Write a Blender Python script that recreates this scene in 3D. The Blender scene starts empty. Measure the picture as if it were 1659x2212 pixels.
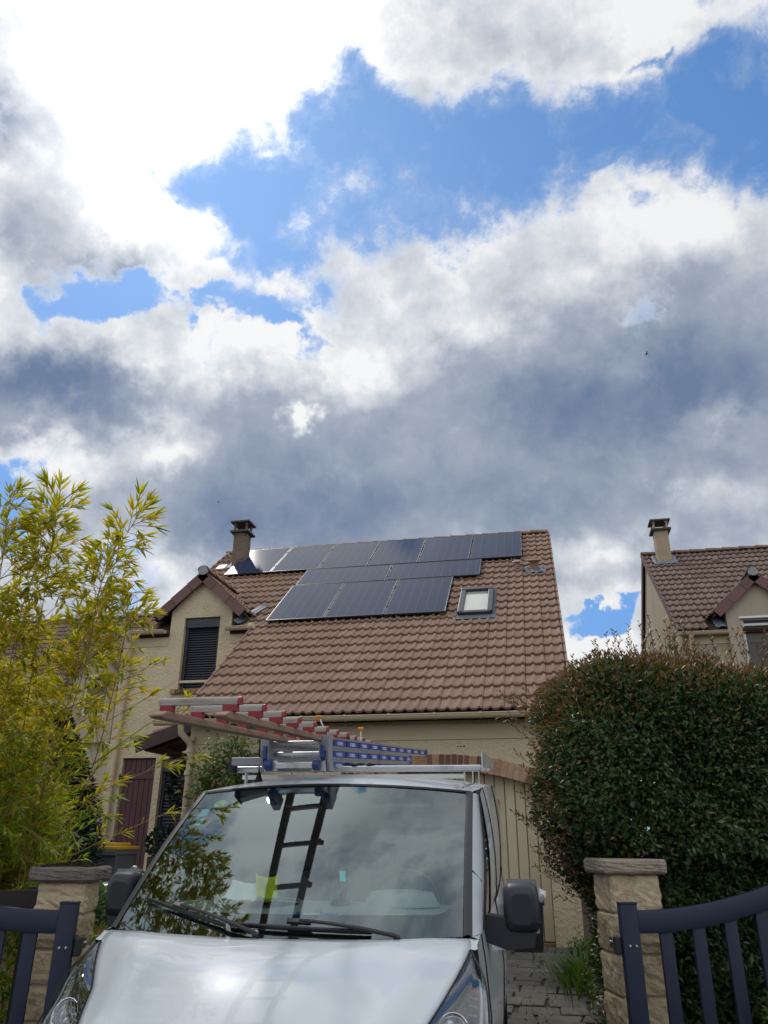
import bpy, bmesh, math, random
from mathutils import Vector, Matrix, Euler
S=bpy.context.scene
C=S.collection
R=math.radians
random.seed(7)
# ------------------------------------------------------------------ camera
CAM_YAW,CAM_PITCH,CAM_ROLL=R(11.943),R(23.276),R(0.382)
def cam_axes():
    cp,sp=math.cos(CAM_PITCH),math.sin(CAM_PITCH)
    F=Vector((-math.sin(CAM_YAW)*cp,math.cos(CAM_YAW)*cp,sp))
    r=Vector((math.cos(CAM_YAW),math.sin(CAM_YAW),0)); u=r.cross(F)
    cr,sr=math.cos(CAM_ROLL),math.sin(CAM_ROLL)
    return cr*r+sr*u, -sr*r+cr*u, F
AX,AY,AF=cam_axes()
cd=bpy.data.cameras.new('camera'); cam=bpy.data.objects.new('camera',cd); C.objects.link(cam)
M=Matrix((AX,AY,-AF)).transposed().to_4x4(); M.translation=Vector((0,0,1.65)); cam.matrix_world=M
cd.sensor_fit='HORIZONTAL'; cd.sensor_width=36.0; cd.lens=3073.0/3072*36; cd.clip_start=0.05; cd.clip_end=3000
S.camera=cam
S.view_settings.view_transform='Standard'; S.view_settings.look='None'
S.view_settings.exposure=0.0; S.view_settings.gamma=1.0; S.view_settings.use_curve_mapping=False
# ------------------------------------------------------------------ sun
SUN_AZ,SUN_EL=R(-34.0),R(47.2)          # azimuth from +Y towards +X
sun_dir=Vector((math.sin(SUN_AZ)*math.cos(SUN_EL),math.cos(SUN_AZ)*math.cos(SUN_EL),math.sin(SUN_EL)))
ld=bpy.data.lights.new('sun','SUN'); ld.energy=1.1; ld.angle=R(2.2); ld.color=(1.0,0.94,0.85)
lo=bpy.data.objects.new('sun',ld); C.objects.link(lo)
lo.rotation_euler=(-sun_dir).to_track_quat('-Z','Y').to_euler(); lo.location=sun_dir*40
# ------------------------------------------------------------------ sky
class NG:
    def __init__(s,tree): s.t=tree; s.n=tree.nodes; s.l=tree.links
    def node(s,typ,ins=None,**kw):
        n=s.n.new(typ)
        for k,v in kw.items(): setattr(n,k,v)
        for k,v in (ins or {}).items(): s.set(n.inputs[k],v)
        return n
    def set(s,sock,v):
        if isinstance(v,bpy.types.NodeSocket): s.l.new(v,sock)
        else: sock.default_value=v
    def m(s,op,a,b=None,c=None,clamp=False):
        n=s.n.new('ShaderNodeMath'); n.operation=op; n.use_clamp=clamp
        for i,v in enumerate((a,b,c)):
            if v is not None: s.set(n.inputs[i],v)
        return n.outputs[0]
    def vm(s,op,a,b=None,out=0):
        n=s.n.new('ShaderNodeVectorMath'); n.operation=op
        s.set(n.inputs[0],a)
        if b is not None: s.set(n.inputs[3] if op=='SCALE' else n.inputs[1],b)
        return n.outputs[out]
    def mr(s,v,a,b,c=0.0,d=1.0,smooth=True):
        n=s.n.new('ShaderNodeMapRange'); n.interpolation_type='SMOOTHSTEP' if smooth else 'LINEAR'; n.clamp=True
        for i,x in enumerate((v,a,b,c,d)): s.set(n.inputs[i],x)
        return n.outputs[0]
    def mix(s,f,a,b,typ='RGBA',blend='MIX'):
        n=s.n.new('ShaderNodeMix'); n.data_type=typ; n.blend_type=blend
        o={'FLOAT':2,'VECTOR':4,'RGBA':6}[typ]; oo={'FLOAT':0,'VECTOR':1,'RGBA':2}[typ]
        s.set(n.inputs[0],f); s.set(n.inputs[o],a); s.set(n.inputs[o+1],b)
        return n.outputs[oo]
    def noise(s,vec,scale,detail=4.0,rough=0.5,dist=0.0,lac=2.0,out=0,dim='3D'):
        n=s.n.new('ShaderNodeTexNoise'); n.noise_dimensions=dim
        s.set(n.inputs['Vector'],vec); n.inputs['Scale'].default_value=scale; n.inputs['Detail'].default_value=detail
        n.inputs['Roughness'].default_value=rough; n.inputs['Distortion'].default_value=dist; n.inputs['Lacunarity'].default_value=lac
        return n.outputs[out]
    def ramp(s,f,stops,interp='LINEAR'):
        n=s.n.new('ShaderNodeValToRGB'); n.color_ramp.interpolation=interp
        e=n.color_ramp.elements
        while len(e)<len(stops): e.new(0.5)
        for i,(p,c) in enumerate(stops):
            e[i].position=p; e[i].color=tuple(c)+((1,) if len(c)==3 else ())
        s.set(n.inputs[0],f); return n.outputs[0]
W=bpy.data.worlds.new('World'); S.world=W; W.use_nodes=True
SKY=0.1
def build_sky():
    g=NG(W.node_tree)
    for n in list(g.n): g.n.remove(n)
    d=g.node('ShaderNodeTexCoord').outputs['Generated']
    d=g.vm('NORMALIZE',d)
    den=g.m('ADD',g.vm('DOT_PRODUCT',d,tuple(AF),out=1),1.0001)
    px=g.m('DIVIDE',g.vm('DOT_PRODUCT',d,tuple(AX),out=1),den)
    py=g.m('DIVIDE',g.vm('DOT_PRODUCT',d,tuple(AY),out=1),den)
    p=g.node('ShaderNodeCombineXYZ',{0:px,1:py}).outputs[0]
    # the same sky directions warped by turbulence, so that cloud outlines break up
    w1=g.noise(d,7.0,6.0,0.55,out=1); w2=g.noise(d,26.0,7.0,0.62,out=1)
    warp=g.vm('ADD',g.vm('SCALE',g.vm('SUBTRACT',w1,(.5,.5,.5)),0.055),g.vm('SCALE',g.vm('SUBTRACT',w2,(.5,.5,.5)),0.022))
    pw=g.vm('ADD',p,warp)
    FD=1659.5
    def P2(x,y):
        a,b=(x-829.5)/FD,-(y-1106.0)/FD; n=math.sqrt(1+a*a+b*b); return a/(n+1),b/(n+1)
    def field(blobs,vec,start=0.0,inner=0.25):
        acc=start
        for (x,y,rx,ry,rot,st) in blobs:
            cx_,cy_=P2(x,y); k=0.5/FD*0.97
            mp=g.node('ShaderNodeMapping',vector_type='TEXTURE')
            if isinstance(acc,bpy.types.NodeSocket):      # ties each step to the one before, so the shader is compiled one blob at a time
                q=g.node('ShaderNodeVectorMath',operation='MULTIPLY_ADD'); g.set(q.inputs[0],acc); q.inputs[1].default_value=(1e-9,)*3; g.set(q.inputs[2],vec); v_=q.outputs[0]
            else: v_=vec
            g.set(mp.inputs[0],v_); mp.inputs[1].default_value=(cx_,cy_,0)
            mp.inputs[2].default_value=(0,0,-R(rot)); mp.inputs[3].default_value=(rx*k,ry*k,1)
            ln=g.vm('LENGTH',mp.outputs[0],out=1)
            acc=g.m('ADD',acc,g.mr(ln,1.0,inner,0.0,st))
        return acc
    COV=[ # x,y,rx,ry,rotation,strength  (positive: cloud, negative: clear gap)
     (120,60,420,200,0,1.0),(420,160,330,190,0,1.0),(600,60,150,170,20,.9),(90,330,330,190,0,1.0),(430,290,110,110,40,.5),
     (200,480,300,180,0,1.0),(420,505,170,80,10,1.0),(30,640,150,150,0,.9),(440,640,130,110,30,.8),(360,560,130,110,0,.6),
     (610,610,130,50,-8,.8),(660,680,75,70,0,.6),(330,730,190,70,-15,.9),(60,800,300,130,0,1.1),
     (830,640,190,150,0,1.0),(1000,650,260,150,-10,1.0),(1250,560,280,170,-18,1.0),(1480,490,240,150,0,1.0),(1640,600,180,180,0,1.0),
     (700,900,800,240,0,1.4),(1300,900,800,350,0,1.6),(500,1150,900,420,0,1.5),(1300,1200,900,420,0,1.6),(830,1500,1500,330,0,1.5),(300,900,500,220,0,1.0),(560,800,260,120,0,.8),
     (1000,80,300,170,-10,1.0),(1230,90,230,160,0,.9),(900,30,220,140,0,.9),(1350,170,100,70,-30,.5),(1490,40,200,60,-15,.55),(760,90,90,60,0,.35),(1130,30,300,90,0,.5),
     (300,-170,900,260,0,1.2),(1200,-190,900,250,0,1.2),(1630,315,40,30,0,.42),(1290,1420,200,75,0,1.6)]
    GAPS=[(205,668,185,84,-8,-1.45),(470,672,150,62,-12,-1.25),(612,708,85,50,10,-1.0),(675,790,60,85,0,-.75),(-15,1060,130,150,20,-1.9),(310,1290,170,110,0,-.75),
     (1295,1354,185,52,-5,-2.3),(545,35,170,60,10,-.32),(1370,150,60,44,0,-.6),(1300,60,80,36,0,-.5),(60,720,90,60,0,-.55),(365,690,70,40,0,-.4),(520,770,60,60,0,-.35)]
    cov=g.m('MINIMUM',field([(x,y,rx*1.15,ry*1.15,r_,st*1.05) for x,y,rx,ry,r_,st in COV],pw,0.0,0.02),1.12)
    cov=field(GAPS,g.vm('ADD',p,g.vm('SCALE',warp,2.3)),cov,-0.1)
    # out of view broken cloud goes on, brightened to light the shaded walls
    rr=g.vm('LENGTH',p,out=1)
    gen=g.noise(d,2.3,4.0,0.5)
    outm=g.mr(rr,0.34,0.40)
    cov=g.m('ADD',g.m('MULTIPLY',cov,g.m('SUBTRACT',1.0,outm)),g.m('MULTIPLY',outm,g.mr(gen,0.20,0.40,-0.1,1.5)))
    cov=g.m('MINIMUM',cov,1.7)
    nf=g.noise(g.vm('ADD',d,g.vm('SCALE',warp,1.2)),11.0,12.0,0.64)
    nb=g.noise(g.vm('ADD',g.vm('ADD',d,tuple(sun_dir*0.028)),g.vm('SCALE',warp,1.2)),11.0,6.0,0.55)
    dens=g.m('ADD',cov,g.m('MULTIPLY',g.m('SUBTRACT',nf,0.5),g.mr(cov,0.75,1.12,3.1,1.7)))
    alpha=g.mr(dens,0.10,0.88)
    thin=g.mr(dens,-0.10,0.55,0,0.20)
    alpha=g.m('MAXIMUM',alpha,thin)
    # grey depth of the cloud: thick middles and undersides keep the light back
    DARK=[(830,1160,2600,900,0,.55),(830,1300,1800,330,0,.12),(1450,820,900,420,-8,.42),(600,1000,700,300,0,.30),
     (10,300,300,150,22,.75),(20,480,230,130,0,.50),(230,590,230,80,-5,.50),(100,110,330,180,0,.38),(560,110,170,150,0,.22),(250,230,150,110,20,.20),(640,60,110,90,0,.2),(330,440,130,90,0,.2),
     (90,850,420,115,0,1.0),(-20,930,160,60,0,.3),(950,770,330,150,-10,.30),(1270,790,420,200,-12,.30),(1350,880,560,200,-6,.30),(1600,850,260,260,0,.2),
     (760,1100,420,140,0,.22),(1250,1060,420,110,0,.18),(480,1120,260,140,0,.22),(1480,630,300,120,0,.25),
     (1000,110,460,140,0,.26),(1200,140,260,90,0,.2),(520,30,200,90,0,.45),
     (340,940,170,90,10,-.65),(300,880,200,70,0,-.4),(60,985,250,90,0,-.35),(650,910,55,45,0,-1.0),(700,790,560,110,-6,-.45),(1290,1215,200,70,0,-.45),(1300,1310,330,80,0,-.45),(380,1250,300,110,0,-.55),(1570,920,150,50,0,-.40),(1540,1060,120,90,0,-.3),(1000,690,150,60,-20,-.30),(1100,1160,300,70,0,-.25),(520,730,360,90,-10,-.3),(1290,1420,260,110,0,-.6),(200,1000,150,90,0,-.2)]
    dk=field(DARK,g.vm('ADD',p,g.vm('SCALE',warp,1.6)),g.m('MULTIPLY',cov,1e-9),-0.25)
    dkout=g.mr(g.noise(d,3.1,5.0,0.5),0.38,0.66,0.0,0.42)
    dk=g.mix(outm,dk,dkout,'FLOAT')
    edge=g.mr(dens,0.35,0.95)
    relief=g.m('MULTIPLY',g.m('SUBTRACT',nf,nb),0.6)
    soft=g.m('MULTIPLY',g.m('SUBTRACT',g.noise(d,7.0,6.0,0.5),0.46),0.30)
    dk=g.m('ADD',g.m('ADD',g.m('MULTIPLY',g.m('MULTIPLY_ADD',edge,0.75,0.25),dk),relief),g.m('MULTIPLY',soft,edge))
    puff=g.m('MULTIPLY',g.m('SUBTRACT',g.noise(d,16.0,8.0,0.58),0.50),0.75)      # lumps in the white parts too
    dk=g.m('ADD',dk,g.m('MULTIPLY',puff,g.m('SUBTRACT',1.0,g.m('MULTIPLY',dk,0.9,clamp=True))))
    sun=g.vm('DOT_PRODUCT',d,tuple(sun_dir),out=1)
    ga,gb=(420-829.5)/FD,-(150-1106.0)/FD; gdir=(AX*ga+AY*gb+AF).normalized()      # the thin bright cloud the sun stands behind
    glow=g.mr(g.vm('DOT_PRODUCT',d,tuple(gdir),out=1),0.968,1.0)
    glow2=g.mr(sun,0.82,1.0)
    dk=g.m('SUBTRACT',dk,g.m('MULTIPLY',glow,0.50))
    cc=g.ramp(dk,[(0.0,(0.985,0.99,1.0)),(0.18,(0.74,0.78,0.83)),(0.5,(0.40,0.455,0.56)),(0.78,(0.255,0.315,0.44)),(1.0,(0.165,0.235,0.375))])
    cc=g.vm('SCALE',cc,g.m('MULTIPLY_ADD',outm,0.36,g.m('MULTIPLY_ADD',glow,0.42,g.m('MULTIPLY_ADD',glow2,0.05,0.90))))  # cloud out of view scaled brighter, to add light on the walls
    sky=g.node('ShaderNodeTexSky',sky_type='NISHITA',sun_disc=False,sun_elevation=SUN_EL,sun_rotation=SUN_AZ,air_density=1.0,dust_density=0.6,ozone_density=1.6)
    blue=g.vm('MULTIPLY',sky.outputs[0],SKYTINT)
    blue=g.vm('SCALE',blue,SKY)
    # camera-like shoulder: the glare round the sun is held back, the far blue kept
    blue=g.vm('MULTIPLY',g.vm('DIVIDE',blue,g.vm('ADD',blue,(0.51,0.677,1.157))),(0.44,0.76,1.577))
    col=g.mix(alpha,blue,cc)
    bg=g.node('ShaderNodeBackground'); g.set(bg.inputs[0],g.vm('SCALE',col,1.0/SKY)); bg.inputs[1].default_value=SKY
    out=g.node('ShaderNodeOutputWorld'); g.l.new(bg.outputs[0],out.inputs[0])
SKYTINT=(1.15,1.6,1.75)
build_sky()
W.cycles.sampling_method='MANUAL'; W.cycles.sample_map_resolution=1024
# ------------------------------------------------------------------ helpers
class MB:
    """collects vertices and faces, then links them as one mesh object"""
    def __init__(s): s.v=[]; s.f=[]; s.mi=[]; s.cur=0
    def add(s,vs,fs):
        o=len(s.v); s.v+= [tuple(p) for p in vs]; s.f+= [tuple(i+o for i in f) for f in fs]; s.mi+=[s.cur]*len(fs); return s
    def box(s,c,d,rot=None,bev=0.0):
        x,y,z=d[0]/2,d[1]/2,d[2]/2
        if bev:
            b=min(bev,x*.9,y*.9,z*.9); vs=[]; 
            bm=bmesh.new(); bmesh.ops.create_cube(bm,size=1.0,matrix=Matrix.Diagonal((d[0],d[1],d[2],1)))
            bmesh.ops.bevel(bm,geom=list(bm.edges),offset=b,segments=2,affect='EDGES',profile=0.5)
            bm.verts.index_update(); vs=[v.co.copy() for v in bm.verts]; fs=[[v.index for v in f.verts] for f in bm.faces]; bm.free()
        else:
            vs=[Vector((i*x,j*y,k*z)) for k in (-1,1) for j in (-1,1) for i in (-1,1)]
            fs=[(0,2,3,1),(4,5,7,6),(0,1,5,4),(2,6,7,3),(0,4,6,2),(1,3,7,5)]
        if rot is not None:
            m=rot if isinstance(rot,Matrix) else Euler(rot).to_matrix()
            vs=[m@p for p in vs]
        c=Vector(c); return s.add([p+c for p in vs],fs)
    def bb(s,a,b,bev=0.0):
        return s.box([(a[i]+b[i])/2 for i in range(3)],[abs(b[i]-a[i]) for i in range(3)],bev=bev)
    def bar(s,a,b,w,h,up=(0,0,1),bev=0.0):
        a=Vector(a); b=Vector(b); d=b-a; L=d.length; d.normalize(); up=Vector(up)
        x=d.cross(up).normalized(); u=x.cross(d)
        return s.box((a+b)/2,(w,L,h),Matrix((x,d,u)).transposed(),bev)
    def prism(s,poly,a,b):
        """poly: 2-D points turned by a(u,v) and b(u,v) into the two end faces"""
        n=len(poly); vs=[a(*p) for p in poly]+[b(*p) for p in poly]
        fs=[tuple(range(n-1,-1,-1)),tuple(range(n,2*n))]+[(i,(i+1)%n,n+(i+1)%n,n+i) for i in range(n)]
        return s.add(vs,fs)
    def tube(s,pts,rad,n=8,cap=True):
        pts=[Vector(p) for p in pts]; m=len(pts)
        rad=[rad]*m if not isinstance(rad,(list,tuple)) else rad
        vs=[]; ref=None
        for i,p in enumerate(pts):
            t=(pts[min(i+1,m-1)]-pts[max(i-1,0)]).normalized()
            if ref is None: ref=t.orthogonal().normalized()
            ref=(ref-t*ref.dot(t)).normalized(); q=t.cross(ref)
            vs+=[p+rad[i]*(math.cos(2*math.pi*k/n)*ref+math.sin(2*math.pi*k/n)*q) for k in range(n)]
        fs=[(i*n+k,i*n+(k+1)%n,(i+1)*n+(k+1)%n,(i+1)*n+k) for i in range(m-1) for k in range(n)]
        if cap: fs+=[tuple(range(n-1,-1,-1)),tuple(range((m-1)*n,m*n))]
        return s.add(vs,fs)
    def grid(s,rows,close=False):
        n=len(rows[0]); m=len(rows); vs=[p for r in rows for p in r]
        fs=[(i*n+j,i*n+(j+1)%n,(i+1)*n+(j+1)%n,(i+1)*n+j) for i in range(m-1) for j in range(n if close else n-1)]
        return s.add(vs,fs)
    def lathe(s,prof,c,axis=(0,0,1),n=16):
        ax=Vector(axis).normalized(); x=ax.orthogonal().normalized(); y=ax.cross(x); c=Vector(c)
        rows=[[c+ax*h+r*(math.cos(2*math.pi*k/n)*x+math.sin(2*math.pi*k/n)*y) for k in range(n)] for r,h in prof]
        return s.grid(rows,True)
    def build(s,name,mat,parent=None,smooth=False,weld=0.0):
        me=bpy.data.meshes.new(name); me.from_pydata([tuple(p) for p in s.v],[],s.f)
        mats=mat if isinstance(mat,(list,tuple)) else [mat]
        for m in mats: me.materials.append(m)
        if len(mats)>1: me.polygons.foreach_set('material_index',s.mi)
        bm=bmesh.new(); bm.from_mesh(me)
        if weld: bmesh.ops.remove_doubles(bm,verts=bm.verts,dist=weld)
        bmesh.ops.recalc_face_normals(bm,faces=bm.faces); bm.to_mesh(me); bm.free()
        if smooth:
            me.polygons.foreach_set('use_smooth',[True]*len(me.polygons))
            if smooth!=True:
                me.set_sharp_from_angle(angle=R(smooth))
        return link(name,me,parent)
def link(name,me,parent=None,mw=None):
    o=bpy.data.objects.new(name,me); C.objects.link(o)
    if mw is not None: o.matrix_basis=mw
    attach(o,parent); return o
KEEP={}
def attach(o,parent):
    if parent is not None:
        o.parent=parent
        root=parent
        while root.parent is not None: root=root.parent
        if root.name in KEEP: o.matrix_parent_inverse=Matrix.Identity(4) if parent is not root else KEEP[root.name]
def thing(name,label,cat,loc=(0,0,0),group=None,local=None):
    """an Empty at the base of a thing. Parts are given in world coordinates, or in its own axes when local is its matrix"""
    o=bpy.data.objects.new(name,None); C.objects.link(o); o.empty_display_size=0.1
    if local is not None: o.matrix_basis=local; KEEP[o.name]=Matrix.Identity(4)
    else: o.location=loc; KEEP[o.name]=Matrix.Translation(-Vector(loc))
    return tag(o,label,cat,group)
def tag(o,label=None,cat=None,group=None,kind=None):
    for k,v in (('label',label),('category',cat),('group',group),('kind',kind)):
        if v: o[k]=v
    return o
def stuff(o): o['kind']='stuff'; return o
def structure(o): o['kind']='structure'; return o
def raw_mesh(name,verts,faces_n,idx,mat,parent=None,smooth=False):
    """big meshes straight from flat lists; every face has faces_n corners"""
    import numpy as np
    me=bpy.data.meshes.new(name); verts=np.asarray(verts,np.float32); idx=np.asarray(idx,np.int32).ravel()
    me.vertices.add(len(verts)); me.vertices.foreach_set('co',verts.ravel())
    nf=len(idx)//faces_n
    me.loops.add(len(idx)); me.loops.foreach_set('vertex_index',idx)
    me.polygons.add(nf); me.polygons.foreach_set('loop_start',np.arange(0,len(idx),faces_n,dtype=np.int32))
    if smooth: me.polygons.foreach_set('use_smooth',np.ones(nf,bool))
    for m in (mat if isinstance(mat,(list,tuple)) else [mat]): me.materials.append(m)
    me.update(calc_edges=True); me.validate()
    return link(name,me,parent)
def frame(x,y,z,o=(0,0,0)):
    m=Matrix((Vector(x),Vector(y),Vector(z))).transposed().to_4x4(); m.translation=Vector(o); return m
def lerp(a,b,t): return Vector(a)*(1-t)+Vector(b)*t
# ------------------------------------------------------------------ materials
def new_mat(name):
    m=bpy.data.materials.new(name); m.use_nodes=True; g=NG(m.node_tree)
    b=g.n.get('Principled BSDF'); return m,g,b
def pmat(name,col,rough=0.7,var=0.12,scale=6.0,bump=0.0,bscale=60.0,metal=0.0,spec=0.4,coat=0.0,rnd=0.0,dirt=None,dscale=2.0,dcov=(0.5,0.75),island=0.0,coord='Object',stretch=None,bdist=0.01,streak=None,sscale=(5,5,.4),scov=(.52,.8),samt=.6):
    m,g,b=new_mat(name)
    co=g.node('ShaderNodeTexCoord').outputs[coord]
    if coord=='Object': co=g.node('ShaderNodeNewGeometry').outputs['Position']
    if stretch: co=g.vm('MULTIPLY',co,stretch)
    n1=g.noise(co,scale,5.0,0.6)
    c=Vector(col[:3])
    base=g.mix(n1,tuple(c*(1-var))+(1,),tuple(c*(1+var))+(1,))
    if dirt:
        d=g.mr(g.noise(co,dscale,6.0,0.65),dcov[0],dcov[1])
        base=g.mix(d,base,tuple(dirt)+(1,))
    if streak:
        sn=g.mr(g.noise(g.vm('MULTIPLY',co,sscale),1.0,5.0,.6),scov[0],scov[1],0,samt)
        base=g.mix(sn,base,tuple(streak)+(1,))
    if rnd:
        r=g.node('ShaderNodeObjectInfo').outputs['Random']
        base=g.mix(1.0,base,g.vm('SCALE',(1,1,1),g.mr(r,0,1,1-rnd,1+rnd,False)),blend='MULTIPLY')
    if island:
        r=g.node('ShaderNodeNewGeometry').outputs['Random Per Island']
        base=g.mix(1.0,base,g.vm('SCALE',(1,1,1),g.mr(r,0,1,1-island,1+island,False)),blend='MULTIPLY')
    g.set(b.inputs['Base Color'],base)
    b.inputs['Roughness'].default_value=rough; b.inputs['Metallic'].default_value=metal
    b.inputs['Specular IOR Level'].default_value=spec
    if coat: b.inputs['Coat Weight'].default_value=coat; b.inputs['Coat Roughness'].default_value=0.04
    if bump:
        bn=g.node('ShaderNodeBump'); bn.inputs['Strength'].default_value=bump; bn.inputs['Distance'].default_value=bdist
        g.set(bn.inputs['Height'],g.noise(co,bscale,6.0,0.6)); g.l.new(bn.outputs[0],b.inputs['Normal'])
    return m
def leaf_mat(name,stops,trans=0.35,rough=0.45,spec=0.45,tcol=(1.25,1.3,0.6)):
    """leaves: every leaf takes its own colour from the range; thin, so some light comes through"""
    m,g,b=new_mat(name)
    r=g.node('ShaderNodeNewGeometry').outputs['Random Per Island']
    o=g.node('ShaderNodeObjectInfo').outputs['Random']
    f=g.m('FRACT',g.m('ADD',r,o))
    c=g.ramp(f,stops)
    g.set(b.inputs['Base Color'],c); b.inputs['Roughness'].default_value=rough; b.inputs['Specular IOR Level'].default_value=spec
    t=g.node('ShaderNodeBsdfTranslucent'); g.set(t.inputs[0],g.vm('MULTIPLY',c,tcol))
    mx=g.node('ShaderNodeMixShader'); mx.inputs[0].default_value=trans
    g.l.new(b.outputs[0],mx.inputs[1]); g.l.new(t.outputs[0],mx.inputs[2])
    out=g.n.get('Material Output'); g.l.new(mx.outputs[0],out.inputs[0])
    return m
MT={}
MT['render']=pmat('roughcast_render',(.60,.50,.34),.92,.10,1.3,1.0,22,dirt=(.36,.30,.21),dscale=1.1,dcov=(.5,.85),bdist=.035,spec=.2,streak=(.30,.255,.18),sscale=(4,4,.25),scov=(.55,.85),samt=.55)
MT['render_pale']=pmat('smooth_render_band',(.52,.43,.29),.9,.08,2.0,.25,60,spec=.2)
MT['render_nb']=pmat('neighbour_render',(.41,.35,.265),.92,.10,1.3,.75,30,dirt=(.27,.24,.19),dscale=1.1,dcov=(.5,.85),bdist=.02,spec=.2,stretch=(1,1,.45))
MT['tile']=pmat('concrete_tile',(.275,.178,.130),.85,.16,5,.35,150,rnd=.10,island=.10,dirt=(.19,.125,.095),dscale=7,dcov=(.5,.8),spec=.35,bdist=.004,streak=(.20,.155,.125),sscale=(1.1,.35,.35),scov=(.52,.78),samt=.28)
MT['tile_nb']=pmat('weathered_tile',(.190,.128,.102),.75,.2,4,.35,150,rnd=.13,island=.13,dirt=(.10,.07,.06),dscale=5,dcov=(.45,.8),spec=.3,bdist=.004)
MT['verge']=pmat('verge_tile_clay',(.15,.082,.072),.65,.18,5,.3,120,rnd=.12,spec=.35,bdist=.004)
MT['deck']=pmat('roof_underlay',(.045,.028,.022),.9,.1)
MT['gutter']=pmat('beige_pvc',(.50,.41,.28),.45,.07,3,dirt=(.30,.25,.18),dscale=3,dcov=(.5,.85),spec=.4)
MT['anthr']=pmat('anthracite_shutter',(.022,.026,.036),.42,.12,5,spec=.45)
MT['anthr_slat']=pmat('anthracite_slat',(.030,.035,.048),.38,.10,5,spec=.5,rnd=.08)
MT['cream']=pmat('cream_paint',(.55,.46,.31),.6,.06,4)
MT['white']=pmat('white_paint',(.78,.78,.76),.45,.04,4)
MT['brick']=pmat('mixed_brick',(.33,.17,.085),.85,.30,14,.5,80,rnd=.42,dirt=(.16,.085,.055),dscale=12,dcov=(.48,.72),spec=.2)
m,g,b=new_mat('arch_brick'); r=g.node('ShaderNodeObjectInfo').outputs['Random']
c=g.ramp(r,[(0,(.15,.07,.045)),(.22,(.36,.18,.085)),(.40,(.46,.32,.19)),(.55,(.20,.095,.06)),(.70,(.40,.22,.12)),(.84,(.11,.055,.042)),(.92,(.44,.27,.17))],'CONSTANT')
co=g.node('ShaderNodeNewGeometry').outputs['Position']; n_=g.mr(g.noise(co,16.0,5.0,.6),.48,.64,0,.35)
g.set(b.inputs['Base Color'],g.mix(n_,c,(.17,.085,.055,1))); b.inputs['Roughness'].default_value=.9; MT['archbrick']=m
MT['mortar']=pmat('mortar',(.42,.36,.27),.95,.1,20,.4,90)
MT['garage']=pmat('garage_planks',(.52,.44,.30),.6,.08,4,.12,40,dirt=(.27,.225,.16),dscale=2.2,dcov=(.5,.85),stretch=(1,1,.25),rnd=.05)
MT['maroon']=pmat('maroon_boards',(.075,.022,.026),.5,.15,5,.1,60,rnd=.12)
MT['oldwood']=pmat('brown_stained_timber',(.045,.024,.019),.55,.25,8,.2,60)
MT['fence']=pmat('dark_board',(.022,.017,.015),.7,.25,10,.3,60,rnd=.2)
MT['lead']=pmat('lead_sheet',(.15,.18,.23),.6,.25,14,.3,40,metal=.0,bdist=.01)
MT['slate']=pmat('grey_end_cap',(.26,.27,.29),.7,.12,10)
MT['chim']=pmat('sooty_render',(.17,.13,.095),.9,.25,4,.5,60,dirt=(.05,.042,.035),dscale=2.6,dcov=(.42,.68))
MT['chim_nb']=pmat('chimney_render',(.38,.30,.21),.9,.12,4,.5,60,dirt=(.24,.19,.13),dscale=3,dcov=(.5,.8))
MT['cap']=pmat('dark_concrete',(.085,.078,.07),.85,.3,18,.4,60)
MT['black']=pmat('black_plastic',(.014,.015,.018),.38,.1,6,spec=.5)
MT['blackmatt']=pmat('black_rubber',(.010,.010,.011),.7,.1,6,spec=.3)
MT['alu']=pmat('mill_aluminium',(.56,.57,.58),.34,.10,9,metal=.9,dirt=(.32,.32,.33),dscale=5,dcov=(.5,.8))
MT['greyplast']=pmat('grey_plastic',(.23,.24,.26),.45,.1,9)
MT['blueplast']=pmat('blue_plastic',(.025,.055,.20),.4,.12,9,spec=.5)
MT['red']=pmat('red_paint',(.25,.020,.028),.45,.15,10,dirt=(.25,.03,.03),dscale=9,dcov=(.5,.8))
MT['rung']=pmat('worn_white_timber',(.31,.285,.25),.75,.22,14,.5,60,dirt=(.24,.20,.16),dscale=24,dcov=(.5,.7),stretch=(.25,1,1))
MT['plank']=pmat('weathered_pine',(.255,.165,.11),.8,.28,12,.5,70,dirt=(.16,.085,.06),dscale=7,dcov=(.45,.75),stretch=(1,.25,1))
MT['orange']=pmat('orange_knob',(.72,.28,.02),.4,.08)
MT['gate']=pmat('textured_anthracite_paint',(.011,.0175,.042),.55,.10,8,.35,420,spec=.38,bdist=.003)
MT['steel']=pmat('zinc_bolt',(.55,.55,.53),.35,.15,20,metal=.9)
MT['stone']=pmat('split_stone',(.50,.395,.26),.92,.28,9,1.0,22,rnd=.12,dirt=(.22,.155,.095),dscale=6,dcov=(.5,.78),bdist=.02,spec=.2)
MT['capstone']=pmat('grey_cast_stone',(.17,.158,.14),.92,.30,11,.8,50,dirt=(.06,.055,.05),dscale=9,dcov=(.45,.75),bdist=.012,spec=.2)
MT['moss']=pmat('dry_moss',(.040,.030,.022),.95,.4,30,.6,80,spec=.1)
MT['asphalt']=pmat('asphalt',(.055,.055,.057),.9,.2,12,.5,160)
MT['soil']=pmat('garden_soil',(.055,.042,.030),.95,.35,6,.6,40)
MT['paver']=pmat('old_stone_paver',(.115,.105,.090),.9,.28,5,.6,45,rnd=.16,dirt=(.045,.045,.036),dscale=2.6,dcov=(.45,.75),bdist=.012,spec=.25)
MT['joint']=pmat('mossy_joint',(.045,.045,.030),.95,.4,20,.5,60)
MT['binbody']=pmat('grey_bin_plastic',(.115,.125,.145),.45,.1,6)
MT['yellow']=pmat('yellow_lid',(.56,.33,.02),.45,.08,6)
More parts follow.
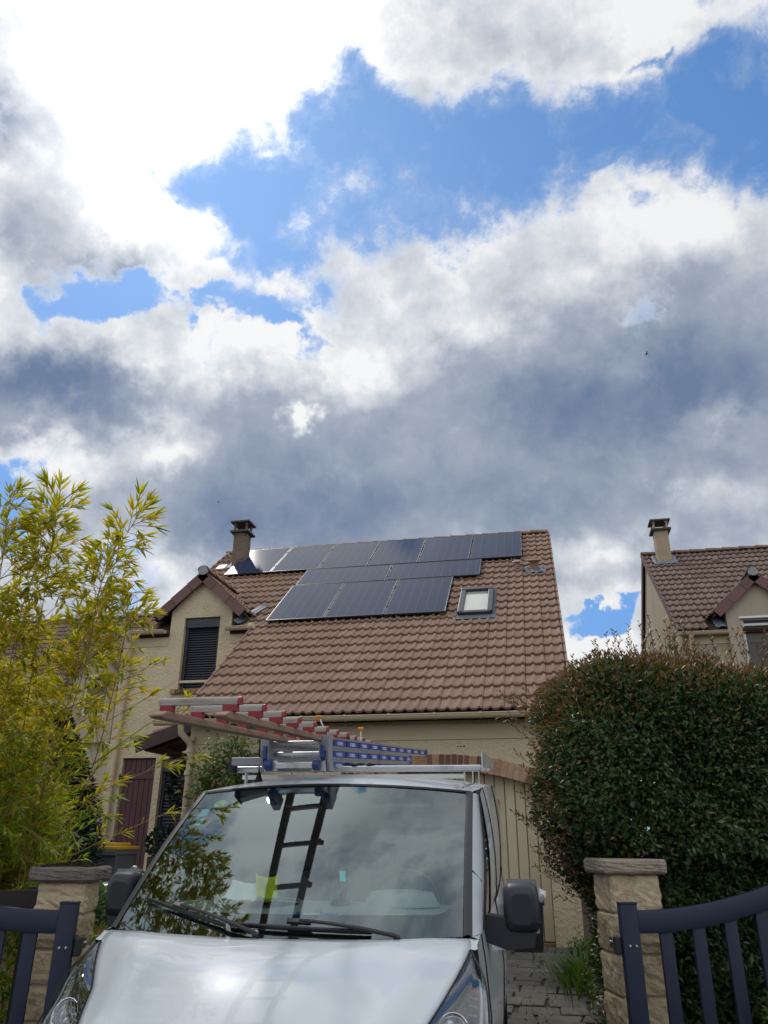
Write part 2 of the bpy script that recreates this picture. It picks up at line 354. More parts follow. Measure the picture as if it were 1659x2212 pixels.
MT['bag']=pmat('black_bin_bag',(.010,.010,.012),.28,.1,8,.6,14,spec=.4,bdist=.015)
MT['terra']=pmat('terracotta',(.32,.13,.06),.8,.15,10)
MT['culm']=pmat('bamboo_culm',(.34,.235,.07),.5,.25,6,island=.15)
MT['twig']=pmat('brown_twig',(.10,.065,.04),.8,.25,12)
MT['bark']=pmat('dark_bark',(.055,.042,.03),.9,.3,12,.5,40)
MT['bamboo_leaf']=leaf_mat('bamboo_leaf',[(0,(.17,.24,.02)),(.35,(.33,.33,.02)),(.7,(.48,.41,.026)),(.92,(.56,.43,.03)),(1,(.46,.25,.03))],.55,.45,.35,(1.5,1.5,.6))
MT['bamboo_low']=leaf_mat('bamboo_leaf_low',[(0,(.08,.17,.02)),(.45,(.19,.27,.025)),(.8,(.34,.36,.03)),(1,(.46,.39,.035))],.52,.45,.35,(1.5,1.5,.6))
MT['hedge_leaf']=leaf_mat('hedge_leaf',[(0,(.028,.060,.019)),(.5,(.046,.090,.029)),(.85,(.072,.12,.036)),(1,(.12,.14,.045))],.22,.40,.4,(1.1,1.2,.6))
MT['young_leaf']=leaf_mat('young_hedge_leaf',[(0,(.085,.075,.022)),(.4,(.14,.082,.024)),(.7,(.20,.092,.026)),(1,(.085,.105,.03))],.3,.38,.5,(1.3,1.0,.6))
MT['conifer']=leaf_mat('conifer_spray',[(0,(.008,.022,.018)),(.6,(.013,.032,.024)),(1,(.020,.045,.030))],.1,.6,.3)
MT['rose_leaf']=leaf_mat('rose_leaf',[(0,(.05,.11,.025)),(.5,(.085,.16,.034)),(.85,(.15,.21,.05)),(1,(.22,.14,.06))],.35,.4,.5)
MT['grass_leaf']=leaf_mat('grass_blade',[(0,(.028,.060,.014)),(.6,(.055,.105,.022)),(1,(.10,.15,.035))],.3,.45,.4)
MT['garden_leaf']=leaf_mat('garden_leaf',[(0,(.06,.11,.02)),(.5,(.15,.17,.02)),(.8,(.30,.24,.03)),(1,(.42,.13,.02))],.35,.5,.4)
MT['pale_leaf']=leaf_mat('pale_garden_leaf',[(0,(.05,.11,.04)),(.6,(.10,.18,.07)),(1,(.18,.25,.11))],.3,.45,.4)
# ------------------------------------------------------------------ ground
def gz(y): return 0.0 if y<2.5 else min(.0494*(y-2.5),.435)
SA=math.atan2(8.6097-3.3683,17.9275-11.2); SS,SC=math.sin(SA),math.cos(SA)
def sheet(name,pts,mat,dz=0.0,kind='structure'):
    m=MB(); m.add([(x,y,gz(y)+dz) for x,y in pts],[tuple(range(len(pts)))]); o=m.build(name,mat); o['kind']=kind; return o
m=MB(); xs=[-400,-60,-20,-9,0,9,20,60,400]; ys=[-400,-60,-12,2.5,11.3,30,60,200,500]
m.grid([[(x,y,gz(y)-.012) for x in xs] for y in ys]); structure(m.build('ground',MT['soil']))
m=MB(); m.grid([[(x,y,0.0) for x in (-60,-8,0,8,60)] for y in (-14,-6,2.3)]); structure(m.build('street',MT['asphalt']))
# driveway: mortar bed with single stones laid on it beside the van
DRV=MB(); DRV.add([(x,y,gz(y)+.006) for x,y in [(-4.2,2.3),(.62,2.3),(.55,6.6),(.35,11.35),(-5.3,11.35)]],[(0,1,2,3,4)])
drive=structure(DRV.build('driveway',MT['joint']))
rd=random.Random(3)
def paver(x0,x1,y0,y1):
    j=lambda:rd.uniform(-.022,.022)
    c=[(x0+j(),y0+j()),(x1+j(),y0+j()),(x1+j(),y1+j()),(x0+j(),y1+j())]
    h=rd.uniform(.016,.026); cx_=sum(p[0] for p in c)/4; cy_=sum(p[1] for p in c)/4
    c=[(cx_+(p[0]-cx_)*.94,cy_+(p[1]-cy_)*.94) for p in c]; ci=[(cx_+(p[0]-cx_)*.93,cy_+(p[1]-cy_)*.93) for p in c]
    lo=[(p[0],p[1],gz(p[1])+.006) for p in c]; hi=[(p[0],p[1],gz(p[1])+.006+h*.8) for p in c]; tp=[(p[0],p[1],gz(p[1])+.006+h) for p in ci]
    mb=MB(); mb.add(lo+hi+tp,[(0,1,5,4),(1,2,6,5),(2,3,7,6),(3,0,4,7),(4,5,9,8),(5,6,10,9),(6,7,11,10),(7,4,8,11),(8,9,10,11)])
    o=mb.build('paver',MT['paver']); o.parent=drive; return o
y=5.2
while y<11.2:
    dy=rd.uniform(.17,.30); x=-1.5+rd.uniform(-.2,0)
    while x<.42:
        dx=rd.uniform(.18,.42); paver(x,min(x+dx,.50),y,y+dy); x+=dx
    y+=dy
# ------------------------------------------------------------------ tiles
TW,EXP=0.3085,0.3411
def tile_profile():
    pts=[]
    for k in (0,1):
        b=k*.1525
        for x,z in ((0,.0),(.012,.0),(.068,.001),(.083,.010),(.098,.024),(.113,.029),(.128,.024),(.142,.010)): pts.append((b+x,z))
    pts.append((.303,.0)); return pts
def tile_geo():
    pr=tile_profile(); n=len(pr); v=[]
    for s,h in ((0,.058),(0.006,.063),(.40,.014)):
        v+=[(x,s,z+h) for x,z in pr]
    v+=[(x,0.004,z+.058-.032) for x,z in pr]; v+=[(x,.40,z-.008) for x,z in pr]
    f=[]
    for r in (0,1):
        f+=[(r*n+i,r*n+i+1,(r+1)*n+i+1,(r+1)*n+i) for i in range(n-1)]
    f+=[(3*n+i,3*n+i+1,i+1,i) for i in range(n-1)]
    f+=[(0,n,2*n,4*n,3*n),(n-1,4*n-1,5*n-1,3*n-1,2*n-1)]
    return v,f
TV,TF=tile_geo()
def tile_mesh(mat):
    mb=MB(); mb.add(TV,TF); o=mb.build('tile',mat,None,55); me=o.data; bpy.data.objects.remove(o); return me
def plane_frame(x,y,z,sx=(1,0,0),up=None,ang=SA):
    return frame((1,0,0),(0,math.cos(ang),math.sin(ang)),(0,-math.sin(ang),math.cos(ang)),(x,y,z))
def tile_roof(roof,fr,cells,mat,n_single,rot=None):
    """cells: (x,s,shown). The largest shown ones are objects of their own, the others one joined part"""
    me=tile_mesh(mat); q=random.Random(5)
    shown=[c for c in cells if c[2]][:n_single]; keys=set((c[0],c[1]) for c in shown); vs=[]; fs=[]; mm=[]
    for (x,s,sh) in cells:
        big=1 if q.random()>.03 else 4
        jm=Matrix.Translation((x+q.uniform(-.0015,.0015),s+q.uniform(-.004,.004),q.uniform(-.001,.002)))@Matrix.Rotation(q.uniform(-.006,.006)*big,4,'Z')@Matrix.Rotation(q.uniform(-.008,.008)*(1 if big==1 else 2),4,'X')
        w=fr@jm
        if (x,s) in keys:
            o=link('tile',me,roof,w)
        else: mm.append(w)
    if mm:
        mb=MB()
        for w in mm: mb.add([w@Vector(p) for p in TV],TF)
        stuff(mb.build('tile_course',mat,roof,55))
def ridge_run(parent,a,b,n,mat,r=.12,name='ridge_tile'):
    a=Vector(a); b=Vector(b); d=(b-a)/n; L=d.length; u=d.normalized(); side=u.cross(Vector((0,0,1))).normalized(); up=side.cross(u)
    for i in range(n):
        p=a+d*i; rows=[]
        for t,k in ((-.03,1.0),(L*.97,.86)):
            ring=[]
            for j in range(7):
                an=math.pi*j/6; ring.append(p+u*t+side*(math.cos(an)*r*1.15*k)+up*(math.sin(an)*r*.78*k+(.012 if k==1 else 0)))
            rows.append(ring)
        inner=[[q-up*.018-side*0 for q in rw] for rw in rows]
        mb=MB(); mb.grid(rows); mb.grid(inner); mb.grid([rows[0],inner[0]]); mb.grid([rows[1],inner[1]])
        mb.build(name,mat,parent,50)
def gutter(parent,x0,x1,y,z,mat,r=.062,brackets=None,name='gutter'):
    mb=MB(); ring=[]
    rows=[[(x,y-math.cos(math.pi*j/8)*r,z-math.sin(math.pi*j/8)*r*1.1) for j in range(9)] for x in (x0,x1)]
    rin=[[(x,y-math.cos(math.pi*j/8)*(r-.005),z+.002-math.sin(math.pi*j/8)*(r*1.1-.005)) for j in range(9)] for x in (x0,x1)]
    mb.grid(rows); mb.grid(rin)
    for k in (0,1): mb.add(rows[k],[tuple(range(9))])
    mb.tube([(x0,y-r,z),(x1,y-r,z)],.009,6)
    mb.tube([(x0,y+r,z),(x1,y+r,z)],.007,6)
    g=mb.build(name,mat,parent,45)
    for bx in (brackets or []):
        b=MB(); rr=[[(x,y-math.cos(math.pi*j/8)*(r+.006),z-math.sin(math.pi*j/8)*(r*1.1+.006)) for j in range(9)] for x in (bx-.014,bx+.014)]
        b.grid(rr); b.bb((bx-.016,y-r-.016,z-.012),(bx+.016,y-r+.004,z+.016)); b.build('bracket',mat,g)
    return g
def wall_poly(mb,poly,y0,y1):
    mb.prism(poly,lambda u,v:(u,y0,v),lambda u,v:(u,y1,v))
# ------------------------------------------------------------------ the house with the solar panels
X0,XR,XL=-5.54,.33,-8.008
EY,EZ=11.2,3.3683
house=thing('house','beige rendered house with solar panels on its brown tiled roof, behind the van','house',(-3,11.5,.43))
def rp(x,s,n=0.0): return Vector((x,EY+s*SC-n*SS,EZ+s*SS+n*SC))
fr_main=frame((1,0,0),(0,SC,SS),(0,-SS,SC),(0,EY,EZ))
GW=11.5
# garage front wall with its arched opening
ac,hs,sag,sz=-1.60,1.47,.27,2.35
rad_=(hs*hs+sag*sag)/(2*sag)
arc=[(ac+hs*t/10, sz+sag-rad_+math.sqrt(rad_**2-(hs*t/10)**2)) for t in range(-10,11)]
mb=MB()
mb.bb((X0+.05,GW,.38),(ac-hs,GW+.25,3.30)); mb.bb((ac+hs,GW,.38),(XR-.10,GW+.25,3.30))
for i in range(20):
    (xa,za),(xb,zb)=arc[i],arc[i+1]
    mb.prism([(xa,za),(xb,zb),(xb,3.30),(xa,3.30)],lambda u,v:(u,GW,v),lambda u,v:(u,GW+.25,v))
gwall=mb.build('wall',MT['render'],house,weld=.0005)
mb=MB(); mb.bb((X0+.05,GW+.25,.38),(X0+.30,14.0,3.62)); mb.build('wall',MT['render'],house)
mb=MB(); mb.prism([(GW+.25,.38),(22.6,.38),(24.3,3.4),(17.92,8.40),(EY+.4,3.42)],lambda u,v:(XR-.35,u,v),lambda u,v:(XR-.10,u,v)); mb.build('gable_wall',MT['render'],house)
mb=MB(); mb.prism([(14.25,.38),(22.6,.38),(24.3,3.4),(17.92,8.36),(14.25,5.5)],lambda u,v:(-8.34,u,v),lambda u,v:(-8.10+.0,u,v)); mb.build('gable_wall',MT['render'],house)
mb=MB(); mb.bb((X0+.06,GW-.02,3.03),(XR-.12,GW-.002,3.24)); mb.build('fascia_band',MT['render_pale'],house)
for x in (-.42,-.375,-.33):
    mb=MB(); mb.lathe([(0.0,-.006),(.011,-.006),(.011,.02)],(x-.9,GW,2.93),(0,1,0),8); mb.build('wall_vent_hole',MT['blackmatt'],house)
# brick arch over the garage door, brick by brick
arch=MB(); outer=[]
n_br=34
for i in range(21):
    pass
mbm=MB()
def arcpt(t,dr):
    x=hs*t; z=sz+sag-rad_; R_=rad_+dr; an=math.asin(x/rad_); return (ac+R_*math.sin(an),z+R_*math.cos(an))
for i in range(20):
    t0,t1=-1+i*.1,-1+(i+1)*.1
    mbm.prism([arcpt(t0,-.005),arcpt(t1,-.005),arcpt(t1,.20),arcpt(t0,.20)],lambda u,v:(u,GW-.012,v),lambda u,v:(u,GW+.1,v))
brick_arch=mbm.build('brick_arch',MT['mortar'],house,weld=.0005)
for i in range(n_br):
    t0=-1+2*i/n_br+.0065; t1=-1+2*(i+1)/n_br-.0065; dr=.205+rd.uniform(-.006,.006)
    if t1>.999: t1=.999
    p=[arcpt(t0,-.012),arcpt(t1,-.012),arcpt(t1,dr),arcpt(t0,dr)]
    y_=GW-.022-rd.uniform(0,.007); mb=MB(); mb.prism(p,lambda u,v:(u,y_,v),lambda u,v:(u,GW+.08,v)); mb.build('brick',MT['archbrick'],brick_arch)
# garage door of vertical boards
gd=MB(); gd.bb((ac-hs+.0,GW+.20,.40),(ac+hs,GW+.24,2.66)); gdoor=gd.build('garage_door',MT['mortar'],house)
npl=21; pw=2*hs/npl
for i in range(npl):
    xa=ac-hs+i*pw+.004; xb=xa+pw-.014
    t=max(abs((xa-ac)/hs),abs((xb-ac)/hs)); t=min(t,1)
    zt=min(sz+sag-rad_+math.sqrt(rad_**2-((xa-ac))**2) if abs(xa-ac)<hs else sz, sz+sag-rad_+math.sqrt(max(0,rad_**2-((xb-ac))**2)))+.02
    mb=MB(); mb.bb((xa,GW+.165,.47),(xb,GW+.20,zt),bev=.005); mb.build('plank',MT['garage'],gdoor)
mb=MB(); mb.bb((ac-hs+.01,GW+.02,.395),(ac+hs-.01,GW+.2,.455)); mb.build('door_sill',MT['brick'],house)
# two-storey facade with its gabled window bay
FY=14.0; wl,wr,wb,wt=-7.06,-6.30,4.36,5.80
mb=MB()
dl,dr_=-7.36,-6.05
mb.bb((-8.34,FY,.38),(-8.02,FY+.25,5.44)); mb.bb((-8.02,FY,3.10),(wl,FY+.25,5.44)); mb.bb((dl,FY,5.44),(wl,FY+.25,5.80))
mb.bb((wr,FY,3.10),(X0+.3,FY+.25,5.44)); mb.bb((wr,FY,5.44),(dr_,FY+.25,5.80)); mb.bb((wl,FY,3.10),(wr,FY+.25,wb))
wall_poly(mb,[(dl,5.80),(dr_,5.80),(dr_,5.95),(-6.71,6.62),(dl,5.95)],FY,FY+.25)
mb.bb((-6.72,FY,.38),(X0+.3,FY+.25,3.10)); mb.bb((-7.335,FY-.004,.38),(-7.215,FY+.25,3.10))
mb.build('wall',MT['render'],house,weld=.0005)
mb=MB(); mb.bb((dl,FY+.25,4.9),(dl+.2,15.2,6.1)); mb.bb((dr_-.2,FY+.25,4.9),(dr_,15.2,6.1)); mb.build('bay_cheek',MT['render'],house)
mb=MB(); mb.bb((-8.32,FY-.012,5.24),(dl-.02,FY-.002,5.44)); mb.bb((dr_+.02,FY-.012,5.24),(X0,FY-.002,5.44)); mb.build('fascia_band',MT['render_pale'],house)
# window: reveal, shutter box, guides, slats, rail, brick sill
w=MB(); w.bb((wl,FY+.165,wb),(wr,FY+.20,wt)); win=w.build('window',MT['anthr'],house)
mb=MB(); mb.bb((wl+.004,FY+.05,wt-.20),(wr-.004,FY+.165,wt-.003),bev=.012); mb.bb((wl+.05,FY+.044,wt-.13),(wr-.24,FY+.051,wt-.045)); mb.build('shutter_box',MT['anthr'],win)
for xa in (wl+.003,wr-.063): 
    mb=MB(); mb.bb((xa,FY+.09,wb+.02),(xa+.06,FY+.16,wt-.20)); mb.build('guide_rail',MT['anthr'],win)
ns=25; z0,z1=wb+.02,wt-.20
for i in range(ns):
    za=z0+(z1-z0)*i/ns; zb=z0+(z1-z0)*(i+1)/ns
    mb=MB(); rows=[]
    for x in (wl+.063,wr-.063): rows.append([(x,FY+.150,za+.002),(x,FY+.128,za+.010),(x,FY+.118,(za+zb)/2),(x,FY+.126,zb-.008),(x,FY+.150,zb-.003)])
    mb.grid(rows); mb.build('slat',MT['anthr_slat'],win,40)
mb=MB(); mb.bb((wl-.004,FY+.02,wb+.135),(wr+.004,FY+.06,wb+.185),bev=.006); mb.build('window_rail',MT['cream'],win)
mb=MB(); mb.bb((wl-.02,FY+.03,wb+.0),(wr+.02,FY+.17,wb+.022)); mb.build('window_sill',MT['white'],win)
sl_=MB(); sl_.bb((wl-.11,FY-.02,wb-.085),(wr+.10,FY+.1,wb-.002)); sill=sl_.build('brick_sill',MT['mortar'],house)
for i in range(9):
    xa=wl-.12+i*.112; mb=MB(); mb.bb((xa,FY-.075,wb-.078+rd.uniform(-.003,.003)),(xa+.102,FY+.06,wb+.006),bev=.006); mb.build('brick',MT['archbrick'],sill)
# boarded wooden shutter and roller shutter below
d=MB(); d.bb((-7.99,FY+.10,.42),(-7.34,FY+.13,3.09)); door=d.build('boarded_shutter',MT['maroon'],house)
for i in range(6):
    xa=-7.985+i*.107; mb=MB(); mb.bb((xa,FY+.07,.44),(xa+.101,FY+.099,3.08),bev=.005); mb.build('plank',MT['maroon'],door)
for z in (1.15,2.72): mb=MB(); mb.bb((-7.985,FY+.045,z),(-7.35,FY+.069,z+.09),bev=.006); mb.build('ledge_board',MT['maroon'],door)
for z in (1.19,1.62,2.76): mb=MB(); mb.bb((-8.05,FY-.03,z-.012),(-7.90,FY+.04,z+.012)); mb.tube([(-8.03,FY-.02,z-.07),(-8.03,FY-.02,z+.05)],.012,8); mb.build('iron_hinge',MT['blackmatt'],door)
d=MB(); d.bb((-7.215,FY+.16,.42),(-6.72,FY+.19,3.09)); fw=d.build('roller_shutter',MT['anthr'],house)
mb=MB(); mb.bb((-7.21,FY+.05,2.84),(-6.725,FY+.155,3.085),bev=.01); mb.build('shutter_box',MT['anthr'],fw)
for xa in (-7.21,-6.785): mb=MB(); mb.bb((xa,FY+.09,.44),(xa+.055,FY+.155,2.84)); mb.build('guide_rail',MT['anthr'],fw)
for i in range(42):
    za=.45+i*.0568; mb=MB(); rows=[[(x,FY+.148,za+.002),(x,FY+.125,za+.012),(x,FY+.116,za+.028),(x,FY+.125,za+.046),(x,FY+.148,za+.054)] for x in (-7.154,-6.787)]
    mb.grid(rows); mb.build('slat',MT['anthr_slat'],fw,40)
# roof deck, tiles, ridge, verges
mb=MB()
def slab(x0,x1,s0,s1,t0=-.005,t1=-.09):
    mb.add([rp(x,s,n) for n in (t0,t1) for x,s in ((x0,s0),(x1,s0),(x1,s1),(x0,s1))],[(0,1,2,3),(4,7,6,5),(0,4,5,1),(1,5,6,2),(2,6,7,3),(3,7,4,0)])
slab(X0,XR,.03,8.53); slab(XL,-7.37,3.45,8.53); slab(-7.369,-6.051,5.1,8.53); slab(-6.05,X0-.001,3.45,8.53)
ry,rz=EY+8.53*SC,EZ+8.53*SS
mb.add([(XL,ry,rz),(XR,ry,rz),(XR,24.6,rz-6.67*.778),(XL,24.6,rz-6.67*.778),(XL,ry,rz-.1),(XR,ry,rz-.1),(XR,24.6,rz-6.67*.778-.1),(XL,24.6,rz-6.67*.778-.1)],[(0,1,2,3),(4,7,6,5),(0,4,5,1),(1,5,6,2),(2,6,7,3),(3,7,4,0)])
roof=mb.build('roof',MT['deck'],house)
cells=[]
def under(x,s):  # beneath the panels, the skylight or the chimney: nothing of the tile shows
    xc,sc=x+.15,s+.17
    for a,b,c,e in ((-7.30,-.36,6.62,8.3),(-5.2,-1.25,5.5,6.4),(-5.25,-1.8,3.65,5.4),(-1.52,-.90,3.3,4.75)):
        if a+.1<xc<b-.1 and c<sc<e: return True
    return False
NC=25
for k in range(NC):
    s=k*EXP
    for i in range(-8,19):
        if i<0 and k<10: continue
        x=X0+i*TW
        if -1.5<x+.15<-.9 and 3.3<s+.17<4.75: continue
        # the bay roof covers these
        if i<0:
            yy=EY+(s+.2)*SC; zz=EZ+(s+.2)*SS; xm=abs(x+.15+6.71)
            if zz<6.72-xm*.90-.05 and xm<1.0: continue
        cells.append((x,s,not under(x,s)))
tile_roof(roof,fr_main,cells,MT['tile'],300)
ridge_run(roof,(XL,ry+.02,rz+.035),(XR,ry+.02,rz+.035),21,MT['tile'])
def verge_run(roof,x,s0,n,side,mat):
    for k in range(n):
        s=s0+k*EXP; mb=MB()
        a,b=rp(x,s-.01,.055),rp(x,s+EXP+.02,.03)
        mb.bar(a,b,.03,.05,up=(0,-SS,SC)); 
        c=Vector((side*.012,0,0)); mb.bar(a+c-Vector((0,-SS,SC))*.06,b+c-Vector((0,-SS,SC))*.06,.018,.11,up=(0,-SS,SC)); mb.build('verge_tile',mat,roof)
verge_run(roof,XR+.005,0,25,1,MT['tile']); verge_run(roof,X0-.012,0,10,-1,MT['tile']); verge_run(roof,XL-.012,10*EXP,15,-1,MT['tile'])
gutter(house,X0-.42,XR+.02,EY-.02,3.345,MT['gutter'],brackets=[-4.9+.66*i for i in range(8)])
gutter(house,-8.40,-7.38,FY-.17,5.52,MT['gutter'],brackets=[-8.2,-7.7]); gutter(house,-6.09,X0+.02,FY-.17,5.52,MT['gutter'],brackets=[-6.0])
mb=MB(); mb.lathe([(.0,0),(.075,0),(.07,.10),(.0,.10)],(X0-.05,FY-.2,5.50),(1,-.2,.15),10); mb.build('gutter_spout',MT['gutter'],house,40)
# downpipes
mb=MB(); P_=[(X0+.02,EY-.0,3.29),(X0+.02,EY+.02,3.17),(X0+.10,GW-.12,3.05),(X0+.12,GW-.075,2.90),(X0+.12,GW-.075,.45)]
mb.tube(P_,.05,12); 
for z in (3.10,2.93,2.60): mb.tube([(X0+.11,GW-.085,z-.03),(X0+.11,GW-.085,z+.03)],.060,12)
mb.build('downpipe',MT['gutter'],house,40)
mb=MB(); mb.tube([(-8.15,FY-.17,5.47),(-8.15,FY-.12,5.3),(-8.15,FY-.08,5.15),(-8.15,FY-.08,.45)],.05,12)
for z in (4.0,2.6,1.3): mb.tube([(-8.15,FY-.08,z-.02),(-8.15,FY-.08,z+.02)],.058,12)
mb.build('downpipe',MT['gutter'],house,40)
# roof of the window bay
bz,bs=6.735,.90; bx=-6.71
def bay(house,bx,FY,bz,half,yback,tile,verge,ridge_mat,cap_mat,lead=True):
    an=math.atan(bs); L=half/math.cos(an)
    deck=MB(); y0=FY-.10
    for sx in (-1,1):
        pr=[(bx,bz-.03),(bx+sx*half,bz-.03-half*bs),(bx+sx*half,bz-.10-half*bs),(bx,bz-.10)]
        deck.prism(pr,lambda u,v:(u,y0+.03,v),lambda u,v:(u,yback if abs(u-bx)<.01 else FY+.05,v))
    broof=deck.build('bay_roof',MT['deck'],house)
    # tiles of each slope, running up to the ridge; the far ones pass into the main roof
    for sx in (-1,1):
        up=Vector((-sx*math.cos(an),0,math.sin(an))); alo=Vector((0,-sx,0)); nn=Vector((sx*math.sin(an),0,math.cos(an)))
        n=3
        for r in range(n):
            s0=-.04+r*(L/n)
            ln=(yback-FY)*(r+1)/n*.92+.35
            cnt=max(1,int(ln/TW+.5))
            for c in range(cnt):
                o_=Vector((bx+sx*half,FY-.10+(c if sx<0 else c+1)*TW,bz-.03-half*bs))+up*s0
                fr=frame(-alo if sx<0 else -alo,up,nn,o_) if False else frame(alo,up,nn,Vector((bx+sx*half,FY-.10+(c+1)*TW if sx>0 else FY-.10+c*TW,bz-.03-half*bs))+up*s0)
                link('tile',bay_tile[tile.name],broof,fr@Matrix.Diagonal((1,L/n/.341,1,1)))
        for k in range(3):   # clay verge tiles down the front edge
            a=Vector((bx+sx*half*1.0,FY-.115,bz+.015-half*bs))+up*(k*L/3+.012); b=a+up*(L/3-.01)
            mb=MB(); mb.bar(a-nn*.085,b-nn*.085,.03,.185,up=nn); mb.bar(a+nn*.016+Vector((0,.05,0)),b+nn*.006+Vector((0,.05,0)),.13,.022,up=nn); mb.build('verge_tile',verge,broof)
    ridge_run(broof,(bx,FY-.12,bz+.03),(bx,yback,bz+.03),max(3,int((yback-FY)/.38)),ridge_mat,.105)
    mb=MB(); ring=[(bx+math.cos(math.pi*2*j/16)*.105,bz-.005+math.sin(math.pi*2*j/16)*(.115 if j<=8 else .075)) for j in range(16)]
    mb.prism(ring,lambda u,v:(u,FY-.155,v),lambda u,v:(u,FY-.125,v)); mb.build('ridge_end_cap',cap_mat,broof)
bay_tile={MT['tile'].name:tile_mesh(MT['tile']),MT['tile_nb'].name:tile_mesh(MT['tile_nb'])}
bay(house,bx,FY,bz,.98,15.55,MT['tile'],MT['verge'],MT['tile'],MT['slate'])
mb=MB(); rows=[]
for t in range(7):
    f=t/6; x=-5.98+f*.30; s=3.60+f*.85
    rows.append([rp(x-.02,s,.10+.05*(1-f)),rp(x+.04,s-.02,.085),rp(x+.09,s-.04,.080),rp(x+.14,s-.05,.090)])
mb.grid(rows); o=mb.build('lead_flashing',MT['lead'],house,True); md=o.modifiers.new('s','SOLIDIFY'); md.thickness=.006
# chimney
def chimney(house,x0,x1,y0,y1,zb,zt,mat,cap):
    mb=MB(); mb.bb((x0,y0,zb),(x1,y1,zt)); mb.bb((x0-.03,y0-.03,zb),(x1+.03,y1+.03,zb+.55)) if False else None
    ch=mb.build('chimney',mat,house)
    mb=MB(); mb.bb((x0-.085,y0-.085,zt),(x1+.085,y1+.085,zt+.055),bev=.01); mb.build('chimney_slab',cap,ch)
    for xx in (x0+.01,x1-.01):
        for yy in (y0+.01,y1-.01):
            mb=MB(); mb.lathe([(.0,0),(.048,0),(.042,.03),(.028,.08),(.028,.13),(.042,.18),(.048,.21),(.0,.21)],(xx,yy,zt+.055),(0,0,1),8); mb.build('chimney_post',mat,ch,50)
    mb=MB(); mb.bb((x0-.09,y0-.09,zt+.265),(x1+.09,y1+.09,zt+.31),bev=.008); mb.build('chimney_cap',cap,ch)
    mb=MB(); mb.bb((x0+.07,y0+.07,zt+.05),(x1-.07,y1-.07,zt+.10)); mb.build('flue',MT['blackmatt'],ch)
    return ch
def flashing(parent,pts,mat,rr=3):
    q=random.Random(rr); mb=MB(); rows=[]
    return mb
chimney(house,-7.49,-7.16,17.0,17.33,7.4,8.86,MT['chim'],MT['cap'])
def apron(parent,frp,x0,x1,s0,s1,w,seed,mat=None):
    """dressed lead sheet round something that comes through the tiles, following their rolls"""
    q=random.Random(seed); rows=[]; n=12; m=6
    for j in range(m+1):
        s=s0-w+(s1-s0+2*w)*j/m; row=[]
        for i in range(n+1):
            x=x0-w+(x1-x0+2*w)*i/n
            e=q.uniform(-.02,.02) if (i in (0,n) or j in (0,m)) else 0
            row.append(frp@Vector((x+e,s+e,.062+.016*abs(math.sin(x*math.pi/.1525))+q.uniform(-.004,.006))))
        rows.append(row)
    mb=MB(); mb.grid(rows); o=mb.build('lead_flashing',mat or MT['lead'],parent,True); md=o.modifiers.new('s','SOLIDIFY'); md.thickness=.005; return o
apron(house,fr_main,-7.49,-7.16,7.30,7.72,.10,4)
mb=MB(); mb.box(rp(-7.72,7.35,.075),(.22,.28,.03),frame((1,0,0),(0,SC,SS),(0,-SS,SC)).to_3x3(),.008); mb.build('glass_tile',MT['white'],house)
# skylight
fm=fr_main.to_3x3()
sk=MB(); sx0,sx1,ss0,ss1=-1.50,-.91,3.48,4.66
def rbox(mb,x0,x1,s0,s1,n0,n1,bev=0): mb.box(fr_main@Vector(((x0+x1)/2,(s0+s1)/2,(n0+n1)/2)),(x1-x0,s1-s0,n1-n0),fm,bev)
rbox(sk,sx0-.03,sx0+.075,ss0,ss1,.02,.135,.012); rbox(sk,sx1-.075,sx1+.03,ss0,ss1,.02,.135,.012); rbox(sk,sx0-.03,sx1+.03,ss1-.06,ss1+.06,.02,.145,.012); rbox(sk,sx0-.0,sx1+.0,ss0-.03,ss0+.075,.02,.125,.012)
skl=sk.build('skylight',pmat('skylight_frame',(.032,.036,.046),.45,.1,6,spec=.5),house)
mglass,g,b=new_mat('skylight_glass'); b.inputs['Base Color'].default_value=(.42,.44,.36,1); b.inputs['Roughness'].default_value=.03; b.inputs['Specular IOR Level'].default_value=.8; b.inputs['Coat Weight'].default_value=1; b.inputs['Coat IOR'].default_value=1.9
mb=MB(); rbox(mb,sx0+.07,sx1-.07,ss0+.07,ss1-.055,.06,.085); mb.build('pane',mglass,skl)
mb=MB(); rbox(mb,sx0-.10,sx1+.10,ss0-.20,ss0-.02,.050,.066,.004); mb.build('apron_flashing',pmat('ribbed_apron',(.10,.11,.13),.5,.1,6),skl)
mb=MB(); rbox(mb,sx0-.10,sx0-.03,ss0,ss1+.1,.03,.062); rbox(mb,sx1+.03,sx1+.10,ss0,ss1+.1,.03,.062); mb.build('side_flashing',MT['anthr'],skl)
# roof vents
mb=MB(); mb.lathe([(0,.20),(.02,.20),(.10,.165),(.115,.145),(.10,.14),(.055,.13),(.055,0)],rp(-.42,5.95,.04),(0,-.25,1),16); mb.build('roof_vent',pmat('vent_terracotta',(.34,.22,.17),.6,.1),house,35)
mb=MB(); mb.lathe([(0,.25),(.15,.245),(.185,.22),(.15,.20),(.085,.17),(.085,0)],rp(-.06,5.82,.03),(0,-.35,1),20); mb.build('roof_vent',MT['tile'],house,35)
apron(house,fr_main,-.13,.05,5.70,5.85,.12,9)
